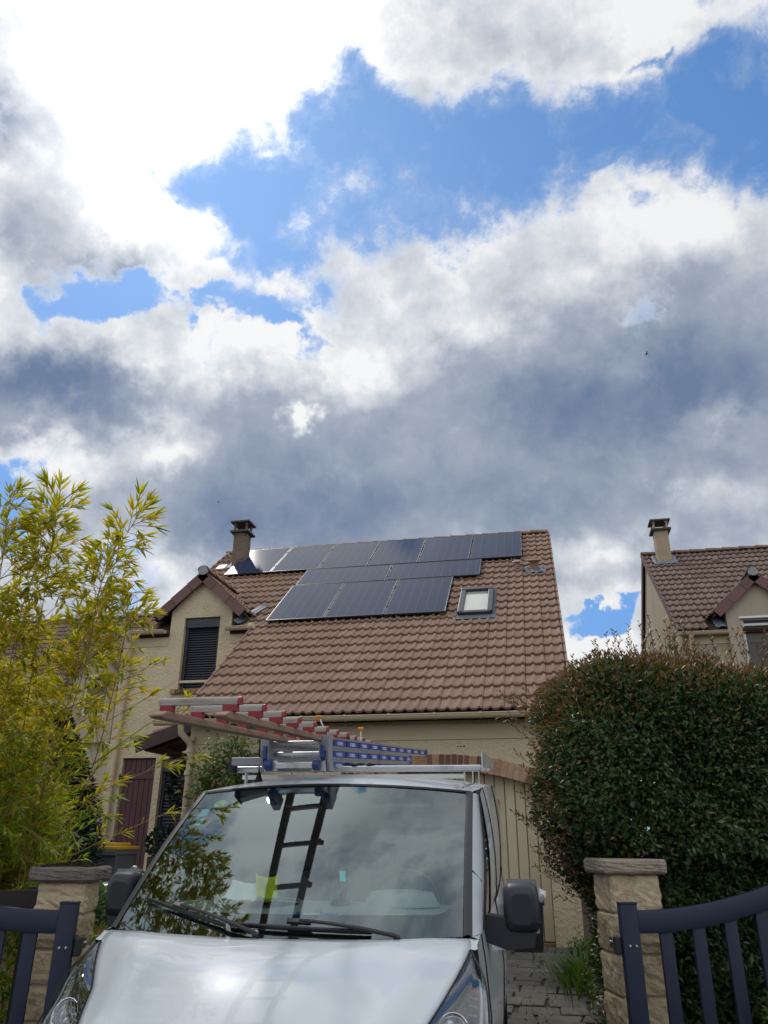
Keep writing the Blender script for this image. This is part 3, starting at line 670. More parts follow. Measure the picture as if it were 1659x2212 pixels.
# porch canopy in the corner beside the garage
cp=MB(); ca=Vector((X0+.0,11.75,3.46)); cb_=Vector((X0-1.0,11.75,3.13))
dd=(cb_-ca).normalized(); cn=Vector((dd.z,0,-dd.x))*-1
if cn.z<0: cn=-cn
cp.add([ca,cb_,cb_+Vector((0,1.5,0)),ca+Vector((0,1.5,0)),ca-cn*.04,cb_-cn*.04,cb_+Vector((0,1.5,0))-cn*.04,ca+Vector((0,1.5,0))-cn*.04],[(0,1,2,3),(4,7,6,5),(0,4,5,1),(1,5,6,2),(2,6,7,3),(3,7,4,0)])
canopy=cp.build('canopy',MT['oldwood'],house)
mb=MB(); mb.bar(ca+Vector((0,-.02,-.09)),cb_+Vector((0,-.02,-.09)),.03,.20,up=cn); mb.build('canopy_fascia',MT['oldwood'],canopy)
for (a,b,w_) in (((X0-.02,13.1,2.62),(X0-.78,13.1,3.02),.09),((X0-.85,11.85,3.03),(X0-.85,13.2,3.03),.10),((X0-.0,11.95,3.28),(X0-.85,11.95,3.02),.08),((X0-.0,13.1,3.0),(X0-.9,13.1,2.95),.10)):
    mb=MB(); mb.bar(a,b,w_,w_,bev=.008); mb.build('brace',MT['oldwood'],canopy)
for c in range(5):
    for r in range(3):
        up=-dd; o_=cb_+Vector((0,.0+(c+1)*TW-.02,0))+up*(r*.341-.04); fr=frame((0,-1,0),up,cn,o_)
        link('tile',bay_tile[MT['tile'].name],canopy,fr)
# ------------------------------------------------------------------ neighbours
def neighbour(label,x0,x1,fy,dz,eave,bxs,n_single,chim=None,seed=1):
    """a gabled house of the same estate, its facade at y=fy"""
    h=thing('house',label,'house',((x0+x1)/2,fy,.43))
    e_z=eave; ridge_y=fy+4.0; L=4.0/SC; r_z=e_z+L*SS
    fr=frame((1,0,0),(0,SC,SS),(0,-SS,SC),(0,fy,e_z)); Q=lambda x,s,n=0.:fr@Vector((x,s,n))
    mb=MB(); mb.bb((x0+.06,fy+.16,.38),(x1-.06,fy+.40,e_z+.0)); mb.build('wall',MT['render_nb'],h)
    for xa in (x0+.06,x1-.31):
        mb=MB(); mb.prism([(fy+.40,.38),(fy+8.0,.38),(fy+8.0,e_z+.10),(ridge_y,r_z-.10),(fy+.40,e_z+.26)],lambda u,v:(xa,u,v),lambda u,v:(xa+.25,u,v)); mb.build('gable_wall',MT['render_nb'],h)
    mb=MB()
    for a,b in (((x0,0),(x1,L)),):
        mb.add([Q(x,s,n) for n in (-.005,-.09) for x,s in ((x0,.0),(x1,.0),(x1,L),(x0,L))],[(0,1,2,3),(4,7,6,5),(0,4,5,1),(1,5,6,2),(2,6,7,3),(3,7,4,0)])
    yb=fy+8.3; zb=r_z-(yb-ridge_y)*.778
    mb.add([(x0,ridge_y,r_z),(x1,ridge_y,r_z),(x1,yb,zb),(x0,yb,zb),(x0,ridge_y,r_z-.1),(x1,ridge_y,r_z-.1),(x1,yb,zb-.1),(x0,yb,zb-.1)],[(0,1,2,3),(4,7,6,5),(0,4,5,1),(1,5,6,2),(2,6,7,3),(3,7,4,0)])
    rf=mb.build('roof',MT['deck'],h)
    nc=int(L/EXP+.5); ex=L/nc; cells=[]
    for k in range(nc):
        i=0
        while x0+i*TW<x1-.1:
            x=x0+i*TW; zz=e_z+(k*ex+.2)*SS; ok=True
            for bx_ in bxs:
                xm=abs(x+.15-bx_)
                if xm<.95 and zz<e_z+1.22-xm*.9-.05: ok=False
            if ok: cells.append((x,k*ex,True))
            i+=1
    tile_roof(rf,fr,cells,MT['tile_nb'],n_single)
    ridge_run(rf,(x0,ridge_y+.02,r_z+.035),(x1,ridge_y+.02,r_z+.035),int((x1-x0)/.4),MT['tile_nb'])
    for k in range(nc):
        for xx,sd in ((x0-.012,-1),):
            s=k*ex; mb=MB(); nv=Vector((0,-SS,SC)); a,b=Q(xx,s-.01,.055),Q(xx,s+ex+.02,.03); mb.bar(a,b,.03,.05,up=nv); c=Vector((sd*.012,0,0))
            mb.bar(a+c-nv*.07,b+c-nv*.07,.02,.14,up=nv); mb.build('verge_tile',MT['verge'],rf)
    mb=MB(); mb.bar((x0-.01,ridge_y,r_z-.04),(x0-.01,yb,zb-.04),.03,.2); mb.build('back_verge',MT['verge'],rf)
    xs_=[x0-.04]+[v for b_ in bxs for v in (b_-.68,b_+.68)]+[x1]
    for a,b in zip(xs_[::2],xs_[1::2]): gutter(h,a,b,fy-.02,e_z-.03,MT['gutter'],brackets=[a+.5])
    mb=MB(); mb.bb((x0+.08,fy+.135,e_z-.26),(x1-.08,fy+.158,e_z-.06)); mb.build('fascia_band',MT['render_pale'],h)
    mb=MB(); mb.tube([(x0+.22,fy-.02,e_z-.08),(x0+.22,fy+.0,e_z-.2),(x0+.20,fy+.09,e_z-.42),(x0+.20,fy+.09,.45)],.05,10)
    mb.tube([(x0+.2,fy+.085,e_z-.62),(x0+.2,fy+.085,e_z-.52)],.062,10); mb.build('downpipe',MT['gutter'],h,40)
    for bx_ in bxs:
        mb=MB(); wb_,wt_=e_z-.85,e_z+.22
        mb.bb((bx_-.66,fy,e_z-1.6),(bx_-.38,fy+.16,e_z+.42)); mb.bb((bx_+.38,fy,e_z-1.6),(bx_+.66,fy+.16,e_z+.42)); mb.bb((bx_-.38,fy,wt_),(bx_+.38,fy+.16,e_z+.42)); mb.bb((bx_-.38,fy,e_z-1.6),(bx_+.38,fy+.16,wb_))
        wall_poly(mb,[(bx_-.66,e_z+.42),(bx_+.66,e_z+.42),(bx_,e_z+1.05)],fy,fy+.16); mb.bb((bx_-.66,fy+.4,e_z-.1),(bx_-.5,fy+.8,e_z+.5)); mb.bb((bx_+.5,fy+.4,e_z-.1),(bx_+.66,fy+.8,e_z+.5))
        mb.build('bay_wall',MT['render_nb'],h,weld=.0005)
        f=MB(); f.bb((bx_-.38,fy+.08,wb_),(bx_-.32,fy+.14,wt_)); f.bb((bx_+.32,fy+.08,wb_),(bx_+.38,fy+.14,wt_)); f.bb((bx_-.32,fy+.08,wt_-.14),(bx_+.32,fy+.14,wt_-.09)); f.bb((bx_-.32,fy+.08,wt_-.02),(bx_+.32,fy+.14,wt_)); f.bb((bx_-.32,fy+.08,wb_),(bx_+.32,fy+.14,wb_+.05)); f.bb((bx_-.42,fy-.03,wt_+.0),(bx_+.42,fy-.002,wt_+.04))
        wn=f.build('window',MT['white'],h)
        mb=MB(); mb.bb((bx_-.32,fy+.10,wb_+.05),(bx_+.32,fy+.112,wt_-.14)); mb.build('pane',WINGLASS,wn)
        mb=MB(); mb.bb((bx_-.32,fy+.10,wt_-.09),(bx_+.32,fy+.112,wt_-.02)); mb.build('pane',MT['anthr'],wn)
        mb=MB(); rows=[[(bx_-.31+.62*i/40,fy+.20+.018*math.sin(i*1.7)+.008*math.sin(i*.6),z) for i in range(41)] for z in (wb_,wt_-.1)]; mb.grid(rows); mb.build('curtain',MT['white'],wn,True)
        bay(h,bx_,fy,e_z+1.19,.92,fy+1.65,MT['tile_nb'],MT['verge'],MT['tile_nb'],MT['slate'])
        apron(h,fr,bx_-.86,bx_-.72,.05,.55,.05,3)
    if chim:
        chimney(h,*chim,MT['chim_nb'],MT['cap'])
        yy=(chim[2]); s_=(yy-fy)/SC; apron(h,fr,chim[0],chim[1],s_-.02,s_+.4,.13,6)
    return h,fr
WINGLASS,g,b=new_mat('window_glass'); b.inputs['Base Color'].default_value=(.02,.025,.03,1); b.inputs['Roughness'].default_value=.02; b.inputs['Alpha'].default_value=.35; b.inputs['Specular IOR Level'].default_value=.8
h2,fr2=neighbour('neighbouring house with a grey-brown roof and pale chimney, right of the hedge gap','house' and 2.86,9.2,17.0,0,5.82,[4.50],240,(3.17,3.52,20.42,20.77,8.0,9.46))
mb=MB(); mb.lathe([(0,.11),(.06,.10),(.10,.05),(.11,.0)],fr2@Vector((4.55,4.15,.05)),fr2.to_3x3()@Vector((0,0,1)),12); mb.build('roof_vent',MT['tile_nb'],h2,40)
h3,fr3=neighbour('neighbouring house far left, mostly hidden behind the yellow bamboo','house' and -19.5,-11.1,20.0,0,5.75,[-12.62],200)
# ------------------------------------------------------------------ solar panels
PG,g,b=new_mat('solar_cells')
co=g.node('ShaderNodeTexCoord').outputs['Object']
sx=g.node('ShaderNodeSeparateXYZ'); g.set(sx.inputs[0],co)
b.inputs['Base Color'].default_value=(.010,.013,.026,1)
def lines(sock,per,w): 
    fr_=g.m('FRACT',g.m('MULTIPLY',sock,1/per)); return g.m('GREATER_THAN',fr_,1-w/per)
ln=g.m('MAXIMUM',g.m('MULTIPLY',lines(sx.outputs[0],.182,.004),.6),g.m('MULTIPLY',lines(sx.outputs[1],.0915,.003),.18))
g.set(b.inputs['Base Color'],g.mix(ln,(.021,.034,.076,1),(.20,.22,.28,1)))
b.inputs['Roughness'].default_value=.075; b.inputs['Specular IOR Level'].default_value=.5; b.inputs['IOR'].default_value=1.17; b.inputs['Coat Weight'].default_value=0.0
PF=pmat('black_panel_frame',(.02,.02,.022),.35,.05,6,metal=.3,spec=.5)
PN=.13
def panel(x0,x1,s0,s1,label):
    w_,h_=x1-x0-.018,s1-s0-.014
    fr=fr_main@Matrix.Translation(((x0+x1)/2,(s0+s1)/2,PN))
    t=thing('solar_panel',label,'solar panel',group='solar panels mounted on the tiled roof',local=fr)
    mb=MB()
    for c,d in (((-w_/2+.008,0,0),(.016,h_,.035)),((w_/2-.008,0,0),(.016,h_,.035)),((0,-h_/2+.008,0),(w_-.032,.016,.035)),((0,h_/2-.008,0),(w_-.032,.016,.035))): mb.box(c,d,bev=.002)
    mb.box((0,0,-.014),(w_-.032,h_-.032,.004)); mb.build('frame',PF,t)
    mb=MB(); mb.box((0,0,.0115),(w_-.033,h_-.033,.006)); mb.build('cell_glass',PG,t)
    for sy in (-.55,.55):
        mb=MB(); mb.box((w_/2+.004,sy*h_/2,.012),(.03,.05,.035),bev=.003); mb.build('clamp',MT['black'],t)
    for sy in (-.6,.6):
        mb=MB(); mb.box((0,sy*h_/2,-.042),(w_+.05,.04,.045)); mb.build('mounting_rail',MT['black'],t)
    mb=MB()
    for sx_ in (-.3,.3): mb.box((sx_*w_,-h_/2+.03,-.075),(.03,.05,.09))
    mb.build('roof_hook',MT['steel'],t)
    return t
pw_=1.1717
row1=['solar panel at the left end of the top row, mirroring the chimney','solar panel second from the left in the top row','solar panel third from the left in the top row','solar panel third from the right in the top row','solar panel second from the right in the top row','solar panel at the right end of the top row beside bare tiles']
for i in range(6): panel(-7.34+i*pw_,-7.34+(i+1)*pw_,6.52,8.42,row1[i])
panel(-5.25,-3.22,5.45,6.49,'long sideways solar panel in the middle row, left one of two'); panel(-3.22,-1.19,5.45,6.49,'long sideways solar panel in the middle row, right one of two')
row3=['bottom row solar panel nearest the gabled window bay','bottom row solar panel between two others','bottom row solar panel beside the skylight']
for i in range(3): panel(-5.30+i*1.187,-5.30+(i+1)*1.187,3.49,5.43,row3[i])
# ------------------------------------------------------------------ gate pillars, gates, fence
import numpy as np
FA=R(17.0); FE=Vector((math.cos(FA),math.sin(FA),0)); FN=Vector((-math.sin(FA),math.cos(FA),0)); UPZ=Vector((0,0,1))
def rough_block(c,w,d,h,mat,name,parent,seed,amp=.014):
    """split-faced block: bevelled arrises, uneven faces"""
    q=random.Random(seed); bm=bmesh.new()
    bmesh.ops.create_cube(bm,size=1.0,matrix=Matrix.Diagonal((w,d,h,1)))
    bmesh.ops.bevel(bm,geom=list(bm.edges),offset=.012,segments=1,affect='EDGES')
    bmesh.ops.subdivide_edges(bm,edges=[e for e in bm.edges if e.calc_length()>.05],cuts=6,use_grid_fill=True)
    for v in bm.verts:
        n=Vector((v.co.x/(w/2),v.co.y/(d/2),0))
        on=[abs(abs(v.co.x)-w/2)<1e-3,abs(abs(v.co.y)-d/2)<1e-3]
        edge=abs(abs(v.co.z)-h/2)<.02
        if any(on):
            k=q.uniform(-.3,1.0)*amp*(.25 if edge else 1)
            if on[0]: v.co.x+=math.copysign(k,v.co.x)
            if on[1]: v.co.y+=math.copysign(k,v.co.y)
        v.co.z+=q.uniform(-.002,.002)
    me=bpy.data.meshes.new(name); bm.to_mesh(me); bm.free(); me.materials.append(mat)
    o=link(name,me,parent,frame(FE,FN,UPZ,c)); return o
def pillar(label,corner,sgn,w,d,top,hb,capw,caph,seed,capmat,mossy):
    """corner: the front corner next to the opening; the pillar runs away from it along the fence line"""
    base=Vector((corner[0],corner[1],gz(corner[1])))
    t=thing('gate_pillar',label,'gate pillar',base,'stone gate pillars')
    ctr=Vector((corner[0],corner[1],0))+FE*(sgn*w/2)+FN*(d/2)
    z=top; k=0
    while z>base.z-.05:
        h=hb-.008
        rough_block(ctr+UPZ*(z-hb/2)+FE*random.uniform(-.004,.004),w,d,h,MT['stone'],'block',t,seed+k); z-=hb; k+=1
    mb=MB(); mb.box(ctr+UPZ*((top+base.z)/2-.02),(w-.03,d-.03,top-base.z),frame(FE,FN,UPZ).to_3x3()); mb.build('mortar_core',MT['mortar'],t)
    q=random.Random(seed)
    cb=rough_block(ctr+UPZ*(top+caph/2),capw,capw,caph,capmat,'cap_stone',t,seed+40,.008)
    return t,ctr
tl,cl_=pillar('left stone gate pillar with a grey slab cap covered in dry moss',(-3.07,5.13),-1,.315,.315,1.40,.198,.43,.088,11,MT['capstone'],True)
tr_,cr_=pillar('right stone gate pillar with its pale cap under the dark hedge',(.334,6.10),1,.345,.345,1.459,.247,.445,.095,31,pmat('pale_cast_stone',(.30,.25,.19),.92,.25,9,.8,50,dirt=(.17,.14,.11),dscale=7,dcov=(.5,.8),bdist=.012),False)
# crumbly dry moss on the left cap
q=random.Random(4); mb=MB()
for i in range(420):
    u,v=q.uniform(-.175,.175),q.uniform(-.175,.175)
    if max(abs(u),abs(v))>.165 and q.random()<.5: continue
    p=cl_+FE*u+FN*v+UPZ*(1.486+q.uniform(0,.028)*(1-max(abs(u),abs(v))/.25)); s=q.uniform(.006,.017)
    m_=Euler((q.uniform(0,6),q.uniform(0,6),q.uniform(0,6))).to_matrix()
    mb.add([p+m_@Vector(a)*s for a in ((1,0,.2),(-.5,.9,0),(-.6,-.8,.1),(0,0,.8))],[(0,1,3),(1,2,3),(2,0,3),(0,2,1)])
mb.box(cl_+UPZ*1.488,(.33,.33,.012),frame(FE,FN,UPZ).to_3x3())
o=mb.build('dry_moss',MT['moss'],tl); stuff(o)
def gate(label,post,sgn,scale,hinge_pt):
    """post: foot of the hinge post (front face centre line); the leaf stands folded open against the fence"""
    s=scale; pz=1.285
    t=thing('gate_leaf',label,'gate',(post[0],post[1],gz(post[1])),'anthracite gate leaves')
    P0=Vector((post[0],post[1],0)); m3=frame(FE,FN,UPZ).to_3x3()
    def bx(c,d,name,bev=.006,mat=MT['gate']):
        mb=MB(); mb.box(c,d,m3,bev); return mb.build(name,mat,t,40)
    pw=.118*s
    bx(P0+UPZ*((pz+.12)/2),(pw,.06*s,pz-.12),'hinge_post')
    bx(P0+UPZ*(pz+.006),(pw+.004,.064*s,.014),'post_cap',.004)
    L=1.62
    ztop=lambda u:1.250+.125*(max(0,u-.05)/.85)**1.9 if u<1.0 else 1.250+.125*(.95/.85)**1.9+(u-1.0)*.28*math.exp(-(u-1.0)*2.0)
    rows=[]; n=22; hgt=.135*s
    for i in range(n+1):
        u=pw/2+(L-pw)*i/n; zt=ztop(u); c=P0+FE*(sgn*u)
        ring=[]
        for a,b in ((-.024,-hgt),( -.028,-hgt+.012),(-.028,-.02),(-.018,-.004),(0,0),(.018,-.004),(.028,-.02),(.028,-hgt+.012),(.024,-hgt)): ring.append(c+FN*(a*s)+UPZ*(zt+b))
        rows.append(ring)
    mb=MB(); mb.grid(rows,True); mb.add(rows[-1],[tuple(range(9))]); mb.build('top_rail',MT['gate'],t,40)
    bx(P0+FE*(sgn*(pw/2+(L-pw)/2))+UPZ*.26,(L-pw,.05*s,.12),'bottom_rail')
    bx(P0+FE*(sgn*L)+UPZ*.75,(pw,.06*s,1.25),'lock_post')
    bw=.0865*s; gap=.14*s if sgn>0 else .118*s; x=pw/2+gap+bw/2
    while x<L-pw:
        zt=ztop(x)-hgt+.01
        bx(P0+FE*(sgn*x)+UPZ*((zt+.27)/2),(bw,.03*s,zt-.27),'bar',.004); x+=bw+(.138*s if sgn>0 else .115*s)
    for k,zz in enumerate((1.045,.32)):
        for uu in (-.018,.024):
            mb=MB(); mb.lathe([(0,.008),(.007,.007),(.010,.0),(.010,-.004)],P0+FE*(uu*s)+FN*(-.031*s)+UPZ*zz,-FN,10); mb.build('bolt',MT['steel'],t,30)
        hb=MB(); hb.box(P0+FE*(-sgn*(pw/2+.022))+FN*.02+UPZ*zz,(.045,.05,.10),m3,.006)
        a=P0+FE*(-sgn*(pw/2+.03))+FN*.04+UPZ*(zz-.01); e_=Vector(hinge_pt)*1.0; e_.z=zz-.01
        hb.bar(a,e_,.012,.05); hb.box(e_,(.012,.09,.06),m3); hb.build('hinge',MT['black'],t)
        for k2 in (-.02,.02):
            mb=MB(); mb.lathe([(0,.009),(.006,.008),(.009,.0)],e_+FN*k2+FE*(-sgn*.007)+UPZ*.005,FE*-sgn,8); mb.build('bolt',MT['steel'],t,30)
    return t
gate('left anthracite gate leaf folded open before the mossy stone pillar',(-3.03,4.885),-1,.95,tuple(Vector((-3.07,5.13,0))+FE*.006+FN*.06))
gate('right anthracite gate leaf with curved top rail folded open under the hedge',(.41,5.90),1,1.0,tuple(Vector((.334,6.10,0))-FE*.006+FN*.06))
t=thing('fence','dark stained horizontal board fence between bamboo and left gate','fence',(-5.2,4.6,.1))
m3=frame(FE,FN,UPZ).to_3x3()
for z,h in ((1.255,.17),(.30,.15)):
    mb=MB(); c=Vector((-3.07,5.13,0))+FE*(-.33-1.6)+FN*.18+UPZ*z; mb.box(c,(3.2,.028,h),m3,.004); mb.build('board',MT['fence'],t)
for u in (-.40,-1.9,-3.4):
    mb=MB(); mb.box(Vector((-3.07,5.13,0))+FE*u+FN*.24+UPZ*.68,(.09,.09,1.36),m3,.006); mb.build('post',MT['fence'],t)
# ------------------------------------------------------------------ leaves
def leaf_cloud(name,pos,dirs,nrm,length,width,mat,parent=None,fold=.25,segs=1,droop=0.0):
    """many single leaves: each a folded, pointed blade of its own. Arrays of base, direction and face normal"""
    n=len(pos); pos=np.asarray(pos,float); d=np.asarray(dirs,float); d/=np.linalg.norm(d,axis=1,keepdims=True)+1e-9
    nr=np.asarray(nrm,float); s=np.cross(d,nr); s/=np.linalg.norm(s,axis=1,keepdims=True)+1e-9; nr=np.cross(s,d)
    L=np.asarray(length,float).reshape(-1,1); w=np.asarray(width,float).reshape(-1,1)
    down=np.array([0,0,-1.0])
    if segs==1:
        v=np.stack([pos,pos+d*L*.45+s*w*.5+nr*w*fold,pos+d*L+down*L*droop,pos+d*L*.45-s*w*.5+nr*w*fold],1).reshape(-1,3)
        base=np.arange(n)[:,None]*4; idx=np.concatenate([base+np.array([[0,1,2]]),base+np.array([[0,2,3]])],1).reshape(-1)
    else:
        m1=pos+d*L*.30+down*L*droop*.12; m2=pos+d*L*.62+down*L*droop*.45; tp=pos+d*L*.98+down*L*droop
        v=np.stack([pos,m1+s*w*.5,m1-nr*w*fold,m1-s*w*.5,m2+s*w*.40,m2-nr*w*fold*.8,m2-s*w*.40,tp],1).reshape(-1,3)
        T=np.array([[0,1,2],[0,2,3],[1,4,5],[1,5,2],[2,5,6],[2,6,3],[4,7,5],[5,7,6]])
        base=np.arange(n)[:,None,None]*8; idx=(base+T[None]).reshape(-1)
    return raw_mesh(name,v,3,idx,mat,parent)
def rnd_unit(rs,n):
    a=rs.normal(size=(n,3)); return a/np.linalg.norm(a,axis=1,keepdims=True)
def single_leaf(mat,length,width,fold=.25,droop=.15):
    o=leaf_cloud('leaf',[(0,0,0)],[(0,1,0)],[(0,0,1)],[length],[width],mat,None,fold,3,droop); me=o.data; bpy.data.objects.remove(o); return me
def place_leaves(me,parent,pos,dirs,nrm,scale):
    for p,d,n_,k in zip(pos,dirs,nrm,scale):
        d=Vector(d).normalized(); n_=Vector(n_); s=d.cross(n_).normalized(); n_=s.cross(d)
        m=frame(s*k,d*k,n_*k,p); link('leaf',me,parent,m)
# hedge: trimmed round-shouldered bulk over the right pillar
hedge=thing('hedge','large dark green hedge with orange young shoots behind the right gate','hedge',(1.6,7.0,.2))
HO=Vector((.334,6.10,0))
def hshift(z): return np.interp(z,[0.2,1.0,1.5,2.2,2.7,3.2],[.52,.42,.20,.02,.0,.05])
def hedge_pts(rs,n,lo,hi,zlo=.25,zhi=3.3):
    out=[];nn=[]
    while sum(len(o) for o in out)<n:
        u=rs.uniform(-.65,4.2,60000); v=rs.uniform(.10,1.45,60000); z=rs.uniform(zlo,zhi,60000)
        lump=.09*np.sin(u*3.1+1.3)*np.sin(z*3.7+v)+.07*np.sin(u*7.3+v*5+z*2)*np.sin(z*6.1+u)+.045*np.sin(u*15+z*9)*np.sin(z*13-v*8)
        us=u-hshift(z)-.36+lump; vs=v+lump*.8-.26*np.clip((1.62-z)/.12,0,1); zs=z+lump*.9+.10*(np.abs(u-1.2)>1.2)*0
        qu=np.clip((.18-us)/.68,0,None); qv=np.abs(vs-1.15)/1.02; qz=np.abs(zs-1.55)/(1.50+.06*np.sin(u*2.2))
        f=(qu**3.2+qv**4+qz**6)**(1/3.8)
        k=(f>lo)&(f<hi)&(rs.uniform(size=len(u))<np.clip((f-lo)/(hi-lo)*1.2,.25,1))
        # room for the pillar
        k&=~((u>-.02)&(u<.37)&(v<.37)&(z<1.56))
        gu=-1.0*qu**1.6; gv=np.sign(vs-1.15)*qv**3; gz_=np.sign(zs-1.55)*qz**4
        N=np.stack([gu,gv,gz_],1)[k]; out.append(np.stack([u,v,z],1)[k]); nn.append(N)
    P=np.concatenate(out)[:n]; N=np.concatenate(nn)[:n]
    E=np.array([FE,FN,UPZ]); return np.array(HO)+P@E, N@E, P
def leaf_dirs(rs,N,out=.9,drop=.15):
    n=len(N); N=N/(np.linalg.norm(N,axis=1,keepdims=True)+1e-6)
    d=N*out+rnd_unit(rs,n)*.9+np.array([0,0,-drop]); nr=N*.8+rnd_unit(rs,n)*.7+np.array([0,0,.5]); return d,nr
rs=np.random.RandomState(5)
p_,N_,_=hedge_pts(rs,135000,.66,1.0); d_,n_=leaf_dirs(rs,N_)
stuff(leaf_cloud('foliage',p_,d_,n_,rs.uniform(.030,.066,len(p_)),rs.uniform(.018,.031,len(p_)),MT['hedge_leaf'],hedge,.18))
p_,N_,P_=hedge_pts(rs,42000,.94,1.07)
w_=np.clip((P_[:,2]-2.0)/1.0,0,1)**1.5*.80+np.clip((.36-(P_[:,0]-hshift(P_[:,2])))/.5,0,1)*.26+.045
k=rs.uniform(size=len(p_))<w_*.62; p_,N_=p_[k],N_[k]; d_,n_=leaf_dirs(rs,N_,1.0,-.35)
stuff(leaf_cloud('young_foliage',p_,d_,n_,rs.uniform(.035,.055,len(p_)),rs.uniform(.015,.022,len(p_)),MT['young_leaf'],hedge,.2))
p_,N_,_=hedge_pts(rs,62000,.30,.70); d_,n_=leaf_dirs(rs,N_)
stuff(leaf_cloud('inner_foliage',p_,d_,n_,rs.uniform(.07,.10,len(p_)),rs.uniform(.045,.06,len(p_)),MT['hedge_leaf'],hedge,.15))
# woody inside
mb=MB(); q=random.Random(8)
for i in range(170):
    u,v=q.uniform(1.0,4.0),q.uniform(.75,1.6); a=HO+FE*u+FN*v+UPZ*.15; b=HO+FE*(u+q.uniform(-.5,.5))+FN*(v+q.uniform(-.45,.45))+UPZ*q.uniform(2.0,2.8)
    m_=(a+b)/2+Vector((q.uniform(-.15,.15),q.uniform(-.15,.15),0)); mb.tube([a,m_,b],[.018,.012,.004],5)
stuff(mb.build('branches',MT['twig'],hedge))
# shoots that stand out of the clipped outline
pl=[];dl2=[];nl=[]; mb=MB(); rs2=np.random.RandomState(12)
for i in range(190):
    if i<135: u=rs2.uniform(-.05,3.4); z=3.06+.08*math.sin(u*2)-max(0,.60-u)*.6; v=rs2.uniform(.25,1.2); h=rs2.uniform(.10,.36); up=Vector((rs2.uniform(-.25,.25),rs2.uniform(-.25,.25),1))
    else:
        z=rs2.uniform(1.3,2.9); u=float(hshift(z))-.28+rs2.uniform(-.03,.08); v=rs2.uniform(.35,1.1); h=rs2.uniform(.08,.22); up=-FE*.9+UPZ*rs2.uniform(.1,1.0)+FN*rs2.uniform(-.5,.2)
    a=HO+FE*u+FN*v+UPZ*(z-.08); up.normalized(); up=up.normalized(); b=a+up*(h+.08)
    mb.tube([a,(a+b)/2+Vector((rs2.uniform(-.02,.02),rs2.uniform(-.02,.02),0)),b],[.003,.0022,.001],4)
    m=int(5+h*34)
    for j in range(m):
        t_=.25+.75*j/m; p=a+(b-a)*t_; an=j*1.571+rs2.uniform(-.3,.3); sd=up.orthogonal().normalized(); sd=Matrix.Rotation(an,3,up)@sd
        pl.append(tuple(p)); dl2.append(tuple(sd*.8+up*.75)); nl.append(tuple(up*.7-sd*.5))
stuff(mb.build('shoot_stems',MT['twig'],hedge))
pl=np.array(pl);dl2=np.array(dl2);nl=np.array(nl); big=rs2.permutation(len(pl))
sel=big[:240]; rest=big[240:]
stuff(leaf_cloud('shoot_leaves',pl[rest],dl2[rest],nl[rest],rs2.uniform(.030,.052,len(rest)),rs2.uniform(.014,.020,len(rest)),MT['young_leaf'],hedge,.2))
place_leaves(single_leaf(MT['young_leaf'],.046,.019),hedge,pl[sel],dl2[sel],nl[sel],rs2.uniform(.8,1.2,240))
# ------------------------------------------------------------------ bamboo
bam=thing('bamboo','tall yellow-green bamboo clump leaning over the left pillar and van','bamboo',(-4.4,6.2,.15))
rb=np.random.RandomState(21); qb=random.Random(21)
leafP=[];leafD=[];leafN=[];leafL=[];lowP=[];lowD=[];lowN=[];lowL=[]; culm=MB(); twig=MB()
def curve(pts,n):
    """smooth path through the points"""
    P=[Vector(p) for p in pts]; P=[P[0]*2-P[1]]+P+[P[-1]*2-P[-2]]; out=[]
    for i in range(1,len(P)-2):
        for j in range(n):
            t=j/n; a,b,c,d=P[i-1],P[i],P[i+1],P[i+2]
            out.append(.5*((2*b)+(c-a)*t+(2*a-5*b+4*c-d)*t*t+(3*b-a-3*c+d)*t**3))
    out.append(P[-2]); return out
def spray(a,dr,L,low,dens=1.0):
    """one side branch with its leaves"""
    a=Vector(a); dr=Vector(dr).normalized(); n=max(3,int(L/.055)); p=a.copy(); pts=[p.copy()]
    for i in range(n):
        dr=(dr+Vector((qb.uniform(-.10,.10),qb.uniform(-.10,.10),qb.uniform(-.13,.05)))).normalized(); p=p+dr*(L/n); pts.append(p.copy())
        if i<1: continue
        for k in range(4 if qb.random()<.5*dens else 3):
            sd=dr.orthogonal().normalized(); sd=Matrix.Rotation(qb.uniform(0,6.28),3,dr)@sd
            d=(dr*1.0+sd*qb.uniform(.25,.8)+Vector((0,0,qb.uniform(-.35,.15)))).normalized()
            nn=Vector((qb.uniform(-.6,.6),qb.uniform(-.6,.6),1)); l=qb.uniform(.068,.122)
            (lowP if low else leafP).append(tuple(p)); (lowD if low else leafD).append(tuple(d)); (lowN if low else leafN).append(tuple(nn)); (lowL if low else leafL).append(l)
    for k in range(3):
        d=(dr+Vector((qb.uniform(-.4,.4),qb.uniform(-.4,.4),qb.uniform(-.2,.3)))); (lowP if low else leafP).append(tuple(p)); (lowD if low else leafD).append(tuple(d)); (lowN if low else leafN).append((qb.uniform(-.5,.5),qb.uniform(-.5,.5),1)); (lowL if low else leafL).append(qb.uniform(.085,.13))
    twig.tube(pts[::2]+([pts[-1]] if len(pts)%2==0 else []),.0022,4,False)
